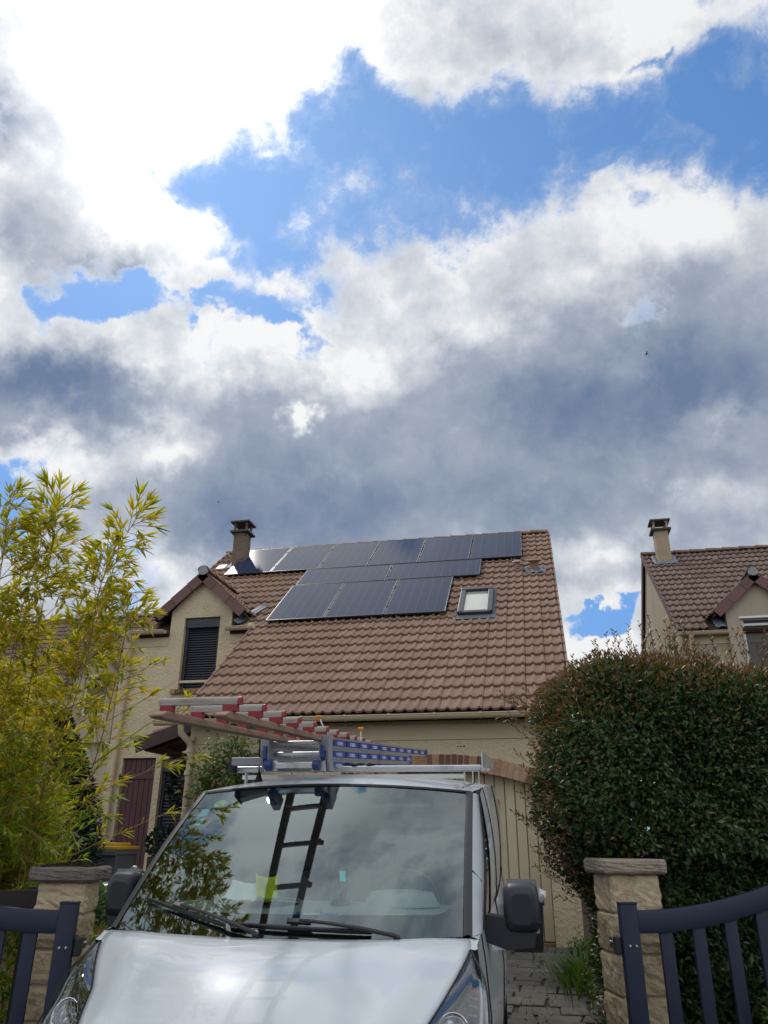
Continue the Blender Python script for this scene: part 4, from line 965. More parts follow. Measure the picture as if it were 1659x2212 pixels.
def culm_path(pts,r0,dens=1.0,low=None,nb=2,blen=(.22,.55),start=.12,side=None):
    path=curve(pts,9); m=len(path)
    culm.tube(path,[r0*(1-.85*i/(m-1)) for i in range(m)],7)
    for i in range(m):
        f=i/(m-1)
        if f<start: continue
        if qb.random()>.95*dens: continue
        t=(path[min(i+1,m-1)]-path[max(i-1,0)]).normalized()
        for k in range(nb+(1 if qb.random()<.5 else 0)):
            sd=t.orthogonal().normalized(); sd=Matrix.Rotation(qb.uniform(0,6.28),3,t)@sd
            L=qb.uniform(*blen)*(1.05-.68*f)
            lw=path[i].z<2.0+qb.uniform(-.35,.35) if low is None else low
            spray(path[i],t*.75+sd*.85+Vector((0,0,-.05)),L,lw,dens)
CUL=[[(-4.55,6.6,.15),(-4.36,6.22,1.35),(-4.11,5.91,1.68),(-3.32,5.06,2.74),(-2.90,4.48,3.26),(-2.50,4.12,3.55)],
 [(-4.35,6.75,.15),(-4.12,6.35,1.42),(-3.47,5.66,2.28),(-3.02,5.05,2.94),(-2.78,4.68,3.24)],
 [(-4.75,6.5,.15),(-4.44,6.09,1.36),(-3.9,5.29,2.68),(-3.36,4.52,3.36),(-3.06,4.10,3.70)],
 [(-5.0,6.5,.15),(-4.65,6.04,1.35),(-4.0,4.96,2.62),(-3.57,4.32,3.27),(-3.33,3.97,3.67)],
 [(-5.0,6.6,.15),(-4.65,6.1,1.35),(-3.92,5.04,2.98),(-3.51,4.58,3.46),(-3.29,4.3,3.69)],
 [(-4.7,6.9,.15),(-4.48,6.5,1.41),(-3.81,5.62,2.73),(-3.3,5.05,3.25),(-2.98,4.6,3.52)]]
CUL+=[[(-4.9,6.3,.15),(-4.5,5.8,1.6),(-3.95,5.1,2.7),(-3.5,4.55,3.3)],[(-5.2,6.2,.15),(-4.8,5.6,1.7),(-4.25,4.9,2.7),(-3.75,4.35,3.25)],[(-4.6,6.7,.15),(-4.3,6.2,1.6),(-3.7,5.5,2.6),(-3.25,5.0,3.1)],[(-5.3,6.6,.15),(-4.9,6.0,1.6),(-4.3,5.3,2.6),(-3.85,4.9,3.05)]]
for c in CUL: culm_path(c,.0075,1.0,None,4,(.20,.46),.28)
# stems that fill the lower part of the clump
for i in range(92):
    bx_,by_=qb.uniform(-6.3,-4.75),qb.uniform(6.0,7.7); h=qb.uniform(1.5,3.1); lx,ly=qb.uniform(-.15,.75),qb.uniform(-1.25,-.2)
    if bx_>-5.2: lx*=.3
    culm_path([(bx_,by_,.15),(bx_+lx*.25,by_+ly*.25,.15+h*.45),(bx_+lx*.6,by_+ly*.6,.15+h*.78),(bx_+lx,by_+ly,.15+h)],.0065,1.0,None,3,(.25,.55),.30)
for i in range(44):   # leafy skirt hanging in front, over the fence
    u=qb.uniform(-2.4,-.50); a=Vector((-3.07,5.13,0))+FE*u+FN*qb.uniform(.35,.9)+UPZ*qb.uniform(1.2,2.3)
    for k in range(5): spray(a+Vector((qb.uniform(-.2,.2),qb.uniform(-.2,.2),qb.uniform(-.2,.2))),(qb.uniform(-.6,.6),qb.uniform(-.8,.1),qb.uniform(-.5,.5)),qb.uniform(.25,.5),True,1.0)
# long thin sprays reaching right across the house wall
for pts in ([(-3.76,5.83,1.77),(-3.3,5.5,1.98),(-2.6,5.33,2.2)],[(-3.75,5.93,1.53),(-3.25,5.75,1.70),(-2.64,5.46,1.87)],[(-3.62,5.52,2.29),(-3.27,5.31,2.43),(-2.56,5.11,2.72)],[(-3.6,5.39,2.58),(-3.18,5.21,2.70),(-2.7,5.03,2.82)],[(-3.46,5.6,2.19),(-2.83,5.28,2.45),(-2.50,5.12,2.51)]):
    path=curve(pts,10); m=len(path); culm.tube(path,[.0045*(1-.8*i/(m-1)) for i in range(m)],6)
    for i in range(5,m):
        t=(path[min(i+1,m-1)]-path[i-1]).normalized()
        if qb.random()<.45: spray(path[i],t+Vector((qb.uniform(-.4,.4),qb.uniform(-.4,.4),qb.uniform(-.2,.45))),qb.uniform(.08,.18),False,.6)
        if qb.random()<.6:
            leafP.append(tuple(path[i])); leafD.append(tuple(t+Vector((qb.uniform(-.5,.5),qb.uniform(-.5,.5),qb.uniform(-.2,.9))))); leafN.append((0,-.6,1)); leafL.append(qb.uniform(.06,.10))
stuff(culm.build('culms',MT['culm'],bam,True)); stuff(twig.build('twigs',MT['culm'],bam))
leafP=np.array(leafP);leafD=np.array(leafD);leafN=np.array(leafN);leafL=np.array(leafL)
# the uppermost leaves, out against the sky, can be told apart one by one
order=np.argsort(-(leafP[:,2]+leafP[:,0]*.25)); sel=order[:280]; rest=order[280:]
place_leaves(single_leaf(MT['bamboo_leaf'],.1,.016,.25,.12),bam,leafP[sel],leafD[sel],leafN[sel],leafL[sel]/.1)
stuff(leaf_cloud('foliage',leafP[rest],leafD[rest],leafN[rest],leafL[rest],leafL[rest]*rb.uniform(.13,.18,len(rest)),MT['bamboo_leaf'],bam,.22,3,.15))
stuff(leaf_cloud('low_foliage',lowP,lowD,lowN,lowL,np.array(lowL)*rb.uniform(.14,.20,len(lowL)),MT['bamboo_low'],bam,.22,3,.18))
print('bamboo leaves',len(leafP),len(lowP))
# ------------------------------------------------------------------ conifer, rose, garden plants
con=thing('conifer','dark blue-green conifer standing between the bamboo and house corner','conifer',(-6.78,10.0,.36))
rs=np.random.RandomState(3); n=26000
h=rs.uniform(0,1,n)**.85; a=rs.uniform(0,6.283,n); rr=(.78*(1-h**2.2)+.05)*np.sqrt(rs.uniform(.45,1,n))*(1+.12*np.sin(a*5+h*9))
p_=np.stack([-6.78+rr*np.cos(a),10.0+rr*np.sin(a),.4+h*2.9],1); d_=np.stack([np.cos(a),np.sin(a),rs.uniform(-.2,.8,n)],1)+rnd_unit(rs,n)*.5
stuff(leaf_cloud('foliage',p_,d_,rnd_unit(rs,n)+np.array([0,0,.6]),rs.uniform(.06,.12,n),rs.uniform(.018,.03,n),MT['conifer'],con,.1))
mb=MB(); mb.tube([(-6.78,10.0,.3),(-6.75,10.02,1.6),(-6.78,10.0,3.1)],[.07,.05,.01],8); mb.build('trunk',MT['bark'],con)
def bush(t,stems,lmat,size,wid,per,step,spread,seed,stemmat=None,segs=1,name='foliage'):
    q=random.Random(seed); mb=MB(); P=[];D=[];N=[];L=[]
    for pts,r in stems:
        path=curve(pts,8); m=len(path); mb.tube(path,[r*(1-.75*i/(m-1)) for i in range(m)],5)
        for i in range(int(m*.25),m):
            for k in range(per):
                off=Vector((q.gauss(0,spread),q.gauss(0,spread),q.gauss(0,spread*.8)))
                P.append(tuple(path[i]+off)); D.append((off.x+q.uniform(-.1,.1),off.y-.03+q.uniform(-.1,.1),off.z+q.uniform(-.08,.1))); N.append((q.uniform(-.5,.5),q.uniform(-.9,.2),q.uniform(.3,1))); L.append(q.uniform(size*.7,size*1.3))
    mb.build('stems',stemmat or MT['twig'],t,True)
    stuff(leaf_cloud(name,P,D,N,L,np.array(L)*wid,lmat,t,.2,segs,.15))
q=random.Random(6)
rose=thing('rose_bush','climbing rose bush with pale buds against the garage wall','rose bush',(-4.7,11.2,.43))
st=[]
for i in range(13):
    x=q.uniform(-5.05,-4.25); st.append(([(-4.75+q.uniform(-.1,.1),11.25,.43),(x*.5-2.37+q.uniform(-.1,.1),11.2,1.3),(x,11.15,2.2+q.uniform(-.1,.1)),(x+q.uniform(-.15,.2),11.05+q.uniform(-.1,.1),q.uniform(2.5,3.12))],.009))
bush(rose,st,MT['rose_leaf'],.082,.6,13,.1,.10,3)
for i in range(9):
    mb=MB(); c=(q.uniform(-5.0,-4.3),11.0,q.uniform(2.0,2.9)); mb.lathe([(0,-.02),(.014,-.01),(.018,.008),(.010,.024),(0,.03)],c,(0,0,1),8); mb.build('bud',pmat('pale_bud',(.55,.42,.30),.6) if i==0 else bpy.data.materials['pale_bud'],rose,True)
def blob_plant(name,label,cat,c,rx,ry,rz,n,mat,size,wid,seed,core=0.5,parent_extra=None):
    t=thing(name,label,cat,(c[0],c[1],gz(c[1]))); rs=np.random.RandomState(seed)
    u=rnd_unit(rs,n); r=rs.uniform(core,1,n)[:,None]**.6; p=np.array(c)+u*r*np.array([rx,ry,rz])
    d=u+rnd_unit(rs,n)*.7+np.array([0,0,-.1])
    stuff(leaf_cloud('foliage',p,d,u*.6+rnd_unit(rs,n)*.5+np.array([0,0,.7]),rs.uniform(size*.7,size*1.3,n),rs.uniform(size*wid*.8,size*wid*1.2,n),mat,t,.2))
    mb=MB()
    for i in range(6):
        a=i*1.05; mb.tube([(c[0]+.05*math.cos(a),c[1]+.05*math.sin(a),gz(c[1])),(c[0]+rx*.3*math.cos(a),c[1]+ry*.3*math.sin(a),c[2]),(c[0]+rx*.6*math.cos(a),c[1]+ry*.6*math.sin(a),c[2]+rz*.6)],[.012,.008,.003],5)
    mb.build('stems',MT['twig'],t); return t
blob_plant('shrub','pale green leafy shrub seen past the left door mirror','shrub',(-3.95,6.75,.98),.33,.3,.30,1500,MT['pale_leaf'],.075,.55,4)
blob_plant('flowering_plant','yellow and orange garden plant beside the left pillar','plant',(-3.42,5.95,.62),.34,.34,.42,2200,MT['garden_leaf'],.07,.28,5)
blob_plant('climber','blue-green climber beside the roller shutter','climber',(-6.55,13.6,2.55),.28,.18,.40,700,MT['conifer'],.09,.6,6)
pot=thing('potted_plant','blue-green plant in a terracotta pot before the roller shutter','potted plant',(-6.10,12.6,.43))
mb=MB(); mb.bb((-6.4,12.3,.43),(-5.8,12.9,1.42)); mb.build('plant_stand',MT['oldwood'],pot)
mb=MB(); mb.lathe([(0,0),(.09,0),(.125,.21),(.14,.21),(.14,.25),(.11,.25),(.10,.2),(0,.2)],(-6.05,12.5,1.42),(0,0,1),16); mb.build('pot',MT['terra'],pot,40)
rs=np.random.RandomState(9); u=rnd_unit(rs,420); stuff(leaf_cloud('foliage',np.array((-6.22,12.55,1.62))+u*np.array([.30,.2,.22]),u+rnd_unit(rs,420)*.6,rnd_unit(rs,420)+np.array([0,0,.8]),rs.uniform(.06,.11,420),rs.uniform(.035,.06,420),MT['conifer'],pot,.2))
# strap-leaved clump and low green cover along the drive, at the foot of the right pillar
gt=thing('grass_clump','clump of long strap leaves at the garage corner beside the drive','grass clump',(.12,9.2,.33))
P=[];D=[];N=[];L=[]; q=random.Random(17)
for i in range(620):
    a=q.uniform(0,6.28); r=abs(q.gauss(0,.16)); P.append((.16+r*math.cos(a)*1.0,9.2+r*math.sin(a)*3.0,.33)); D.append((math.cos(a)*q.uniform(.1,.6),math.sin(a)*q.uniform(.1,.6)-.05,1)); N.append((math.cos(a),math.sin(a),.4)); L.append(q.uniform(.25,.62))
stuff(leaf_cloud('blades',P,D,N,L,np.array(L)*0+.016,MT['grass_leaf'],gt,.2,3,.42))
n=9000; rs=np.random.RandomState(14); yy=rs.uniform(6.2,10.8,n); xx=np.interp(yy,[6.2,7.5,9,10.8],[.42,.34,.24,.10])+rs.normal(0,.10,n)+.12; zz=.0494*(yy-2.5)+np.abs(rs.normal(0,.10,n))+.02+.16*np.exp(-((yy-7.4)/.9)**2)*rs.uniform(0,1.6,n)
cov_=leaf_cloud('ground_cover',np.stack([xx,yy,zz],1),rnd_unit(rs,n)+np.array([-.2,-.3,.5]),rnd_unit(rs,n)*.5+np.array([0,-.2,1]),rs.uniform(.03,.06,n),rs.uniform(.018,.03,n),MT['grass_leaf'],None,.2); stuff(cov_)
n=1500; q=random.Random(2)
yy=rs.uniform(5.3,11,n); k=rs.randint(0,6,n); stuff(leaf_cloud('weeds',np.stack([np.array([-.02,-.02,.25,-.35,.3,-.2])[k]+rs.normal(0,.03,n),np.where(k<2,rs.normal(9.3,.12,n),yy),.0494*(yy*0+np.where(k<2,9.3,yy)-2.5)+.02],1),rnd_unit(rs,n)+np.array([0,0,1.0]),rnd_unit(rs,n)+np.array([0,-.4,.4]),rs.uniform(.02,.07,n),rs.uniform(.004,.010,n),MT['grass_leaf'],None,.2,3,.3))
# garden greenery glimpsed through the right gate and under the left one
blob_plant('shrub','bright green sprig growing through the right gate bars','shrub',(1.32,6.05,.62),.16,.10,.22,70,MT['rose_leaf'],.06,.5,11,.2)
blob_plant('shrub','dim low greenery behind the right gate bars','shrub',(1.05,6.75,.45),.8,.22,.45,1800,MT['hedge_leaf'],.07,.5,12)
blob_plant('shrub','sunlit green shrub behind the left gate bars','shrub',(-3.75,5.60,.66),.62,.26,.56,3600,MT['bamboo_low'],.08,.35,13)
tr=thing('tree','green tree just showing between the house corner and hedge','tree',(.1,26.5,.44))
mb=MB(); mb.tube([(.1,26.5,.4),(.15,26.5,3),(.0,26.4,5.6)],[.16,.12,.05],8); mb.build('trunk',MT['bark'],tr)
rs=np.random.RandomState(31); n=5200; cs=np.array([[.1,26.4,5.6],[.55,26.2,6.6],[-.3,26.6,6.9],[.75,26.3,5.5],[.35,26.4,4.6]])[rs.randint(0,5,n)]; u=rnd_unit(rs,n)
stuff(leaf_cloud('crown',cs+u*(rs.uniform(.3,1,n)**.5)[:,None]*np.array([.62,.6,.62]),u+rnd_unit(rs,n)*.7,rnd_unit(rs,n)+np.array([0,0,.7]),rs.uniform(.10,.17,n),rs.uniform(.06,.10,n),MT['rose_leaf'],tr,.2))
# ------------------------------------------------------------------ bin, bags, crate
bn=thing('wheelie_bin','grey wheelie bin with a yellow lid beside the maroon shutter','wheelie bin',(-6.4,11.3,.43))
c=Vector((-6.42,11.2,0))
mb=MB(); rows=[[(c.x+sx*w_/2,c.y+sy*w_*.55,z) for sx,sy in ((-1,-1),(1,-1),(1,1),(-1,1))] for w_,z in ((.40,.50),(.50,1.46),(.55,1.47),(.55,1.53))]
mb.grid(rows,True); mb.add(rows[0],[(0,1,2,3)]); mb.build('body',MT['binbody'],bn)
mb=MB(); mb.box((c.x,c.y-.0,1.555),(.58,.64,.05),bev=.012); mb.box((c.x,c.y-.04,1.60),(.44,.46,.05),bev=.02); mb.build('lid',MT['yellow'],bn,40)
mb=MB(); mb.box((c.x,c.y-.32,1.49),(.56,.03,.07),bev=.008); mb.tube([(c.x-.2,c.y+.33,1.5),(c.x+.2,c.y+.33,1.5)],.015,8); mb.build('rim',MT['binbody'],bn)
for sx in (-1,1): mb=MB(); mb.lathe([(.0,-.03),(.09,-.03),(.10,-.02),(.10,.02),(.09,.03),(.0,.03)],(c.x+sx*.22,c.y+.25,.53),(1,0,0),14); mb.build('wheel',MT['blackmatt'],bn,40)
def bag(label,c,r,h,seed,group):
    q=random.Random(seed); bm=bmesh.new(); bmesh.ops.create_icosphere(bm,subdivisions=4,radius=1.0)
    ph=[(q.uniform(2,7),q.uniform(2,7),q.uniform(2,7),q.uniform(0,6)) for _ in range(5)]
    for v in bm.verts:
        x,y,z=v.co; k=1+sum(.05*math.sin(a*x+b*y+c_*z+d) for a,b,c_,d in ph)
        k*=1-.35*max(0,z)**3; v.co=Vector((x*r*k,y*r*k,(z if z>-.8 else -.8)*h*.55*k+h*.44+ (max(0,z-.86)*h*1.2)))
    me=bpy.data.meshes.new('rubbish_bag'); bm.to_mesh(me); bm.free(); me.materials.append(MT['bag']); me.polygons.foreach_set('use_smooth',[True]*len(me.polygons))
    o=link('rubbish_bag',me,None,Matrix.Translation((c[0],c[1],gz(c[1])+c[2]))); tag(o,label,'rubbish bag',group)
bag('bulging black rubbish bag on the ground under another, left of the van',(-4.75,8.6,0),.40,.66,1,'black rubbish bags by the van')
bag('black rubbish bag on top of another, glinting beside the windscreen edge',(-4.62,8.55,.56),.34,.56,2,'black rubbish bags by the van')
cr=thing('crate','black plastic crate standing against the garage door behind the mirror','crate',(-.45,10.95,.42))
mb=MB(); rows=[[(-.45+sx*w_,10.95+sy*w_*.8,z) for sx,sy in ((-1,-1),(1,-1),(1,1),(-1,1))] for w_,z in ((.17,.43),(.20,.95),(.22,.95),(.22,.98),(.19,.98),(.16,.46))]
mb.grid(rows,True); mb.add(rows[0],[(0,1,2,3)]); mb.add(rows[-1],[(0,1,2,3)]); mb.build('body',MT['black'],cr)
mb=MB(); mb.box((-.45,10.775,.80),(.16,.02,.05),bev=.006); mb.build('handle',MT['blackmatt'],cr)
def cloth(label,c,s,mat,seed,cat):
    q=random.Random(seed); bm=bmesh.new(); bmesh.ops.create_icosphere(bm,subdivisions=3,radius=1.0)
    for v in bm.verts:
        k=1+.18*math.sin(v.co.x*5+seed)+.15*math.sin(v.co.y*6+v.co.z*4)+q.uniform(-.05,.05); v.co=Vector((v.co.x*s[0]*k,v.co.y*s[1]*k,v.co.z*s[2]*k))
    me=bpy.data.meshes.new('bag'); bm.to_mesh(me); bm.free(); me.materials.append(mat)
    o=link('bag',me,None,Matrix.Translation(c)); tag(o,label,cat)
cloth('crumpled white plastic bag beside the black crate',(-.26,11.0,1.05),(.045,.05,.07),MT['white'],3,'plastic bag')
cloth('crumpled blue bag lying on the black crate',(-.56,10.95,1.05),(.11,.11,.10),pmat('blue_bag',(.03,.06,.19),.5),5,'bag')
# ------------------------------------------------------------------ birds
def bird(label,c,s,tilt):
    t=thing('bird',label,'bird',c)
    mb=MB(); c=Vector(c); mb.tube([c+Vector((-.22*s,0,0)),c+Vector((-.12*s,0,.0)),c,c+Vector((.14*s,0,.01)),c+Vector((.22*s,0,.02))],[.01*s,.05*s,.06*s,.045*s,.01*s],8); mb.build('body',MT['blackmatt'],t,True)
    for sy in (-1,1):
        mb=MB(); a=c+Vector((.06*s,0,.03*s)); mb.add([a,a+Vector((-.14*s,0,0)),a+Vector((-.10*s,sy*.25*s,.10*s*tilt)),a+Vector((-.02*s,sy*.28*s,.12*s*tilt)),a+Vector((-.16*s,sy*.55*s,.05*s*tilt))],[(0,1,2,3),(3,2,4)]); o=mb.build('wing',MT['blackmatt'],t); md=o.modifiers.new('s','SOLIDIFY'); md.thickness=.012*s
bird('tiny dark bird gliding before the grey cloud at upper right',(10.81,60,41.21),.75,1)
bird('speck of a bird flying left, above the house chimney',(-28.24,60,30.28),.45,.6)
# ------------------------------------------------------------------ the van
a_,b_=R(2.8),R(2.8)
vY=Vector((-math.sin(a_)*math.cos(b_),math.cos(a_)*math.cos(b_),math.sin(b_))); vX=Vector((math.cos(a_),math.sin(a_),0)); vZ=vX.cross(vY)
VO=Vector((-1.22675,2.75129,.01526)); VM=frame(vX,vY,vZ,VO)
van=thing('van','white delivery van parked nose-out between the gate pillars with ladders on top','van',local=VM)
VP,g,b=new_mat('white_van_paint')
co=g.node('ShaderNodeTexCoord').outputs['Object']
b.inputs['Specular IOR Level'].default_value=.05
dn=g.mr(g.noise(co,3.0,6.0,.6),.45,.85)
g.set(b.inputs['Base Color'],g.mix(g.m('MULTIPLY',dn,.22),(.50,.535,.57,1),(.40,.41,.41,1)))
g.set(b.inputs['Roughness'],g.m('MULTIPLY_ADD',dn,.12,.30)); b.inputs['Coat Weight'].default_value=.75; b.inputs['Coat Roughness'].default_value=.015; b.inputs['Coat IOR'].default_value=1.45
bn=g.node('ShaderNodeBump'); bn.inputs['Strength'].default_value=.025; bn.inputs['Distance'].default_value=.003; g.set(bn.inputs['Height'],g.noise(co,5.0,2.0,.5)); g.l.new(bn.outputs[0],b.inputs['Coat Normal'])
def glass_mat(name,tint,refl,rough=.0,f0=.09):
    m,g,b=new_mat(name); g.n.remove(b)
    tr=g.node('ShaderNodeBsdfTransparent'); tr.inputs[0].default_value=tint+(1,)
    gl=g.node('ShaderNodeBsdfGlossy'); gl.inputs['Roughness'].default_value=rough; gl.inputs[0].default_value=refl+(1,)
    fr=g.node('ShaderNodeFresnel'); fr.inputs['IOR'].default_value=1.52
    f=g.m('MULTIPLY_ADD',fr.outputs[0],.9,f0,True)
    mx=g.node('ShaderNodeMixShader'); g.set(mx.inputs[0],f); g.l.new(tr.outputs[0],mx.inputs[1]); g.l.new(gl.outputs[0],mx.inputs[2])
    g.l.new(mx.outputs[0],g.n.get('Material Output').inputs[0]); return m
WS=glass_mat('windscreen_glass',(.82,.92,.89),(.84,.97,.98),0.0,.11)
LENS=glass_mat('lamp_lens',(.82,.85,.88),(1,1,1),0.0,.05)
FRIT=pmat('black_ceramic_border',(.012,.012,.015),.18,.1,9,spec=.6,coat=.6)
TRIM=pmat('black_trim',(.022,.023,.027),.55,.12,9,.1,200,spec=.4)
MIR=pmat('grained_black_plastic',(.013,.0145,.021),.45,.12,9,.25,500,spec=.5,bdist=.002)
CABIN=pmat('cabin_plastic',(.30,.33,.33),.6,.1,6)
SEAT=pmat('seat_cloth',(.09,.095,.105),.9,.2,20)
CHROME=pmat('reflector_chrome',(.75,.77,.80),.1,.05,metal=1.0)
def Bp(u): return Vector((.865*u,1.20-.28*(1-u*u),1.19+.015*(1-u*u)))
def Tp(u): return Vector((.845*u,2.18-.13*(1-u*u),1.805+.045*(1-u*u)))
GNn=Vector((0,-.5,.86))
def Gp(u,v,off=0.0):
    return Bp(u)*(1-v)+Tp(u)*v+GNn*(.03*math.sin(math.pi*max(0,min(1,v)))+off)
def patch(name,f,us,vs,mat,parent=van,smooth=True,thick=0.0):
    mb=MB(); mb.grid([[f(u,v) for u in us] for v in vs]); o=mb.build(name,mat,parent,smooth)
    if thick: md=o.modifiers.new('s','SOLIDIFY'); md.thickness=thick; md.offset=-1
    return o
lin=lambda a,b,n:[a+(b-a)*i/n for i in range(n+1)]
def interp(tab,t):
    """smooth curve through a table of (parameter, point)"""
    ks=[k for k,_ in tab]; P=[Vector(p) for _,p in tab]
    i=max(0,min(len(ks)-2,next((j for j in range(len(ks)-1) if t<=ks[j+1]),len(ks)-2)))
    h=ks[i+1]-ks[i]; u=(t-ks[i])/h
    m=lambda j:(P[min(j+1,len(P)-1)]-P[max(j-1,0)])/(ks[min(j+1,len(ks)-1)]-ks[max(j-1,0)])
    u2,u3=u*u,u*u*u
    return (2*u3-3*u2+1)*P[i]+(u3-2*u2+u)*h*m(i)+(-2*u3+3*u2)*P[i+1]+(u3-u2)*h*m(i+1)
def sk(p):
    # the nose tapers towards the bumper
    f=max(0.0,min(1.0,(1.2-p.y)/.55)); return Vector((p.x*(1-.0753*f)+.07*f,p.y,p.z))
# bonnet
HC=[(0,(0,.905,1.207)),(.2,(0,.72,1.180)),(.4,(0,.53,1.130)),(.6,(0,.35,1.060)),(.8,(0,.18,.965)),(1,(0,.07,.84))]
HE=[(0,(.862,1.185,1.185)),(.14,(.868,1.05,1.165)),(.3,(.835,.86,1.118)),(.5,(.765,.62,1.045)),(.75,(.66,.34,.945)),(1,(.55,.15,.82))]
def Hp(u,v,off=0.0):
    c,e=interp(HC,v),interp(HE,v); w=abs(u); s=1 if u>=0 else -1
    k=w**2.2; k3=w**3.0
    crease=.016*math.exp(-((w-.80)/.10)**2)*min(1,v*4+.2)-.010*math.exp(-((w-.55)/.2)**2)*min(1,v*4)
    return sk(Vector((s*w*e.x,c.y+(e.y-c.y)*k,c.z+(e.z-c.z)*k3+crease+off)))
patch('bonnet',Hp,lin(-1,1,44),lin(0,1,26),VP,thick=.012)
# cowl strip between bonnet and glass
patch('cowl_panel',lambda u,v:Hp(u*.985,0)*(1-v)+Gp(u*.985,.012,-.012)*v+Vector((0,.012,-.016)),lin(-1,1,24),lin(0,1,3),TRIM)
# windscreen with its printed black border
patch('windscreen',lambda u,v:Gp(u,v),lin(-1,1,28),lin(0,1,14),WS)
def frit_hole(t):
    """clear area of the glass, rounded corners, as (u,v) along a closed loop"""
    x0,x1,y0,y1,rx,ry=-.905,.945,.115,.935,.10,.16
    n=10; seg=[]
    for cx_,cy_,a0 in ((x1-rx,y1-ry*.7,0),(x0+rx,y1-ry*.7,90),(x0+rx*.8,y0+.03,180),(x1-rx*1.3,y0+ry*1.2,270)):
        rx_,ry_={0:(rx,ry*.7),90:(rx,ry*.7),180:(rx*.8,.03),270:(rx*1.3,ry*1.2)}[a0]
        seg+=[(cx_+rx_*math.cos(R(a0+90*i/n)),cy_+ry_*math.sin(R(a0+90*i/n))) for i in range(n+1)]
    return seg
loop=frit_hole(0); mb=MB(); inner=[]; outer=[]; mid=[]
dense=[]
for i,(u,v) in enumerate(loop):
    u2,v2=loop[(i+1)%len(loop)]
    k=max(1,int(max(abs(u2-u),abs(v2-v))/.08))
    dense+=[(u+(u2-u)*j/k,v+(v2-v)*j/k) for j in range(k)]
for (u,v) in dense:
    # the same place pushed out to the edge of the pane
    du,dv=u-.02,v-.52; k=min((1.0 if du>0 else 1.0)*((.98/abs(du)) if abs(du)>1e-6 else 9) if du<0 else (.98/du if du>1e-6 else 9),((.48/dv) if dv>1e-6 else (.52/-dv if dv<-1e-6 else 9)))
    uo=max(-1,min(1,.02+du*k)); vo=max(0,min(1,.52+dv*k))
    inner.append(Gp(u,v,-.004)); outer.append(Gp(uo,vo,-.004)); mid.append(Gp((u+uo)/2,(v+vo)/2,-.004))
mb.grid([inner,mid,outer],True); mb.build('windscreen_border',FRIT,van,True)
for sx in (-1,1):   # side mouldings of the glass
    mb=MB(); mb.grid([[Gp(sx*.962,v,.004) for v in lin(0,1,12)],[Gp(sx*.985,v,.011) for v in lin(0,1,12)],[Gp(sx*1.008,v,.002) for v in lin(0,1,12)]]); mb.build('windscreen_moulding',TRIM,van,True)
# lamps
HO_=[(0,(.872,1.035,1.160)),(.35,(.938,.80,1.085)),(.6,(.955,.62,.985)),(.85,(.945,.46,.87)),(1,(.90,.32,.77))]
def lamp(sx):
    def Lf(u,v,off=0.0):
        i=interp(HE,.155+.75*v); o=interp(HO_,v); p=i*(1-u)+o*u; bul=.028*math.sin(math.pi*u)*math.sin(math.pi*min(1,v+.02)); n=Vector((.45,-.55,.70))
        p=p+n*(bul+off); return sk(Vector((sx*p.x,p.y,p.z)))
    hl=patch('headlight',lambda u,v:Lf(u,v,.002),lin(.02,1,12),lin(0.03,1,16),LENS)
    patch('housing',lambda u,v:Lf(u,v,-.045-.02*math.sin(math.pi*v)),lin(.0,1,10),lin(0.0,1,12),pmat('lamp_housing',(.018,.019,.023),.35,.1,9,spec=.5) if sx<0 else bpy.data.materials['lamp_housing'],hl)
    for k,(u,v,r_) in enumerate(((.45,.62,.055),(.55,.86,.06))):
        c=Lf(u,v,-.035); mb=MB(); ax=Vector((sx*.15,-.85,.45)); mb.lathe([(0,-.045),(r_*.5,-.035),(r_*.85,-.01),(r_,.012),(r_*1.05,.012)],c,ax,18); mb.build('reflector',CHROME,hl,True)
        mb=MB(); mb.lathe([(0,.012),(r_*.35,.008),(r_*.5,-.01),(r_*.5,-.03)],c,ax,14); mb.build('projector_lens',LENS,hl,True)
    mb=MB(); mb.grid([[Lf(.78+.06*math.sin(v*3),v,-.014) for v in lin(.30,.94,12)],[Lf(.84+.06*math.sin(v*3),v,-.010) for v in lin(.30,.94,12)]]); o=mb.build('daytime_strip',pmat('drl_white',(.62,.66,.70),.25,.05,spec=.6) if sx<0 else bpy.data.materials['drl_white'],hl,True); md=o.modifiers.new('s','SOLIDIFY'); md.thickness=.008
    mb=MB()
    for k in range(6): 
        v=.28+k*.05; mb.grid([[Lf(.62,v,-.03),Lf(.80,v+.015,-.022)],[Lf(.62,v+.012,-.03),Lf(.80,v+.027,-.022)]])
    o=mb.build('indicator_ribs',CHROME,hl); md=o.modifiers.new('s','SOLIDIFY'); md.thickness=.006
    mb=MB(); path=[Lf(0.0,v,.003) for v in lin(0,1,16)]; mb.tube(path,.0035,5); path=[Lf(1.0,v,.002) for v in lin(0,1,16)]; mb.tube(path,.0035,5); mb.build('lamp_seal',MT['blackmatt'],hl,True)
for sx in (-1,1): lamp(sx)
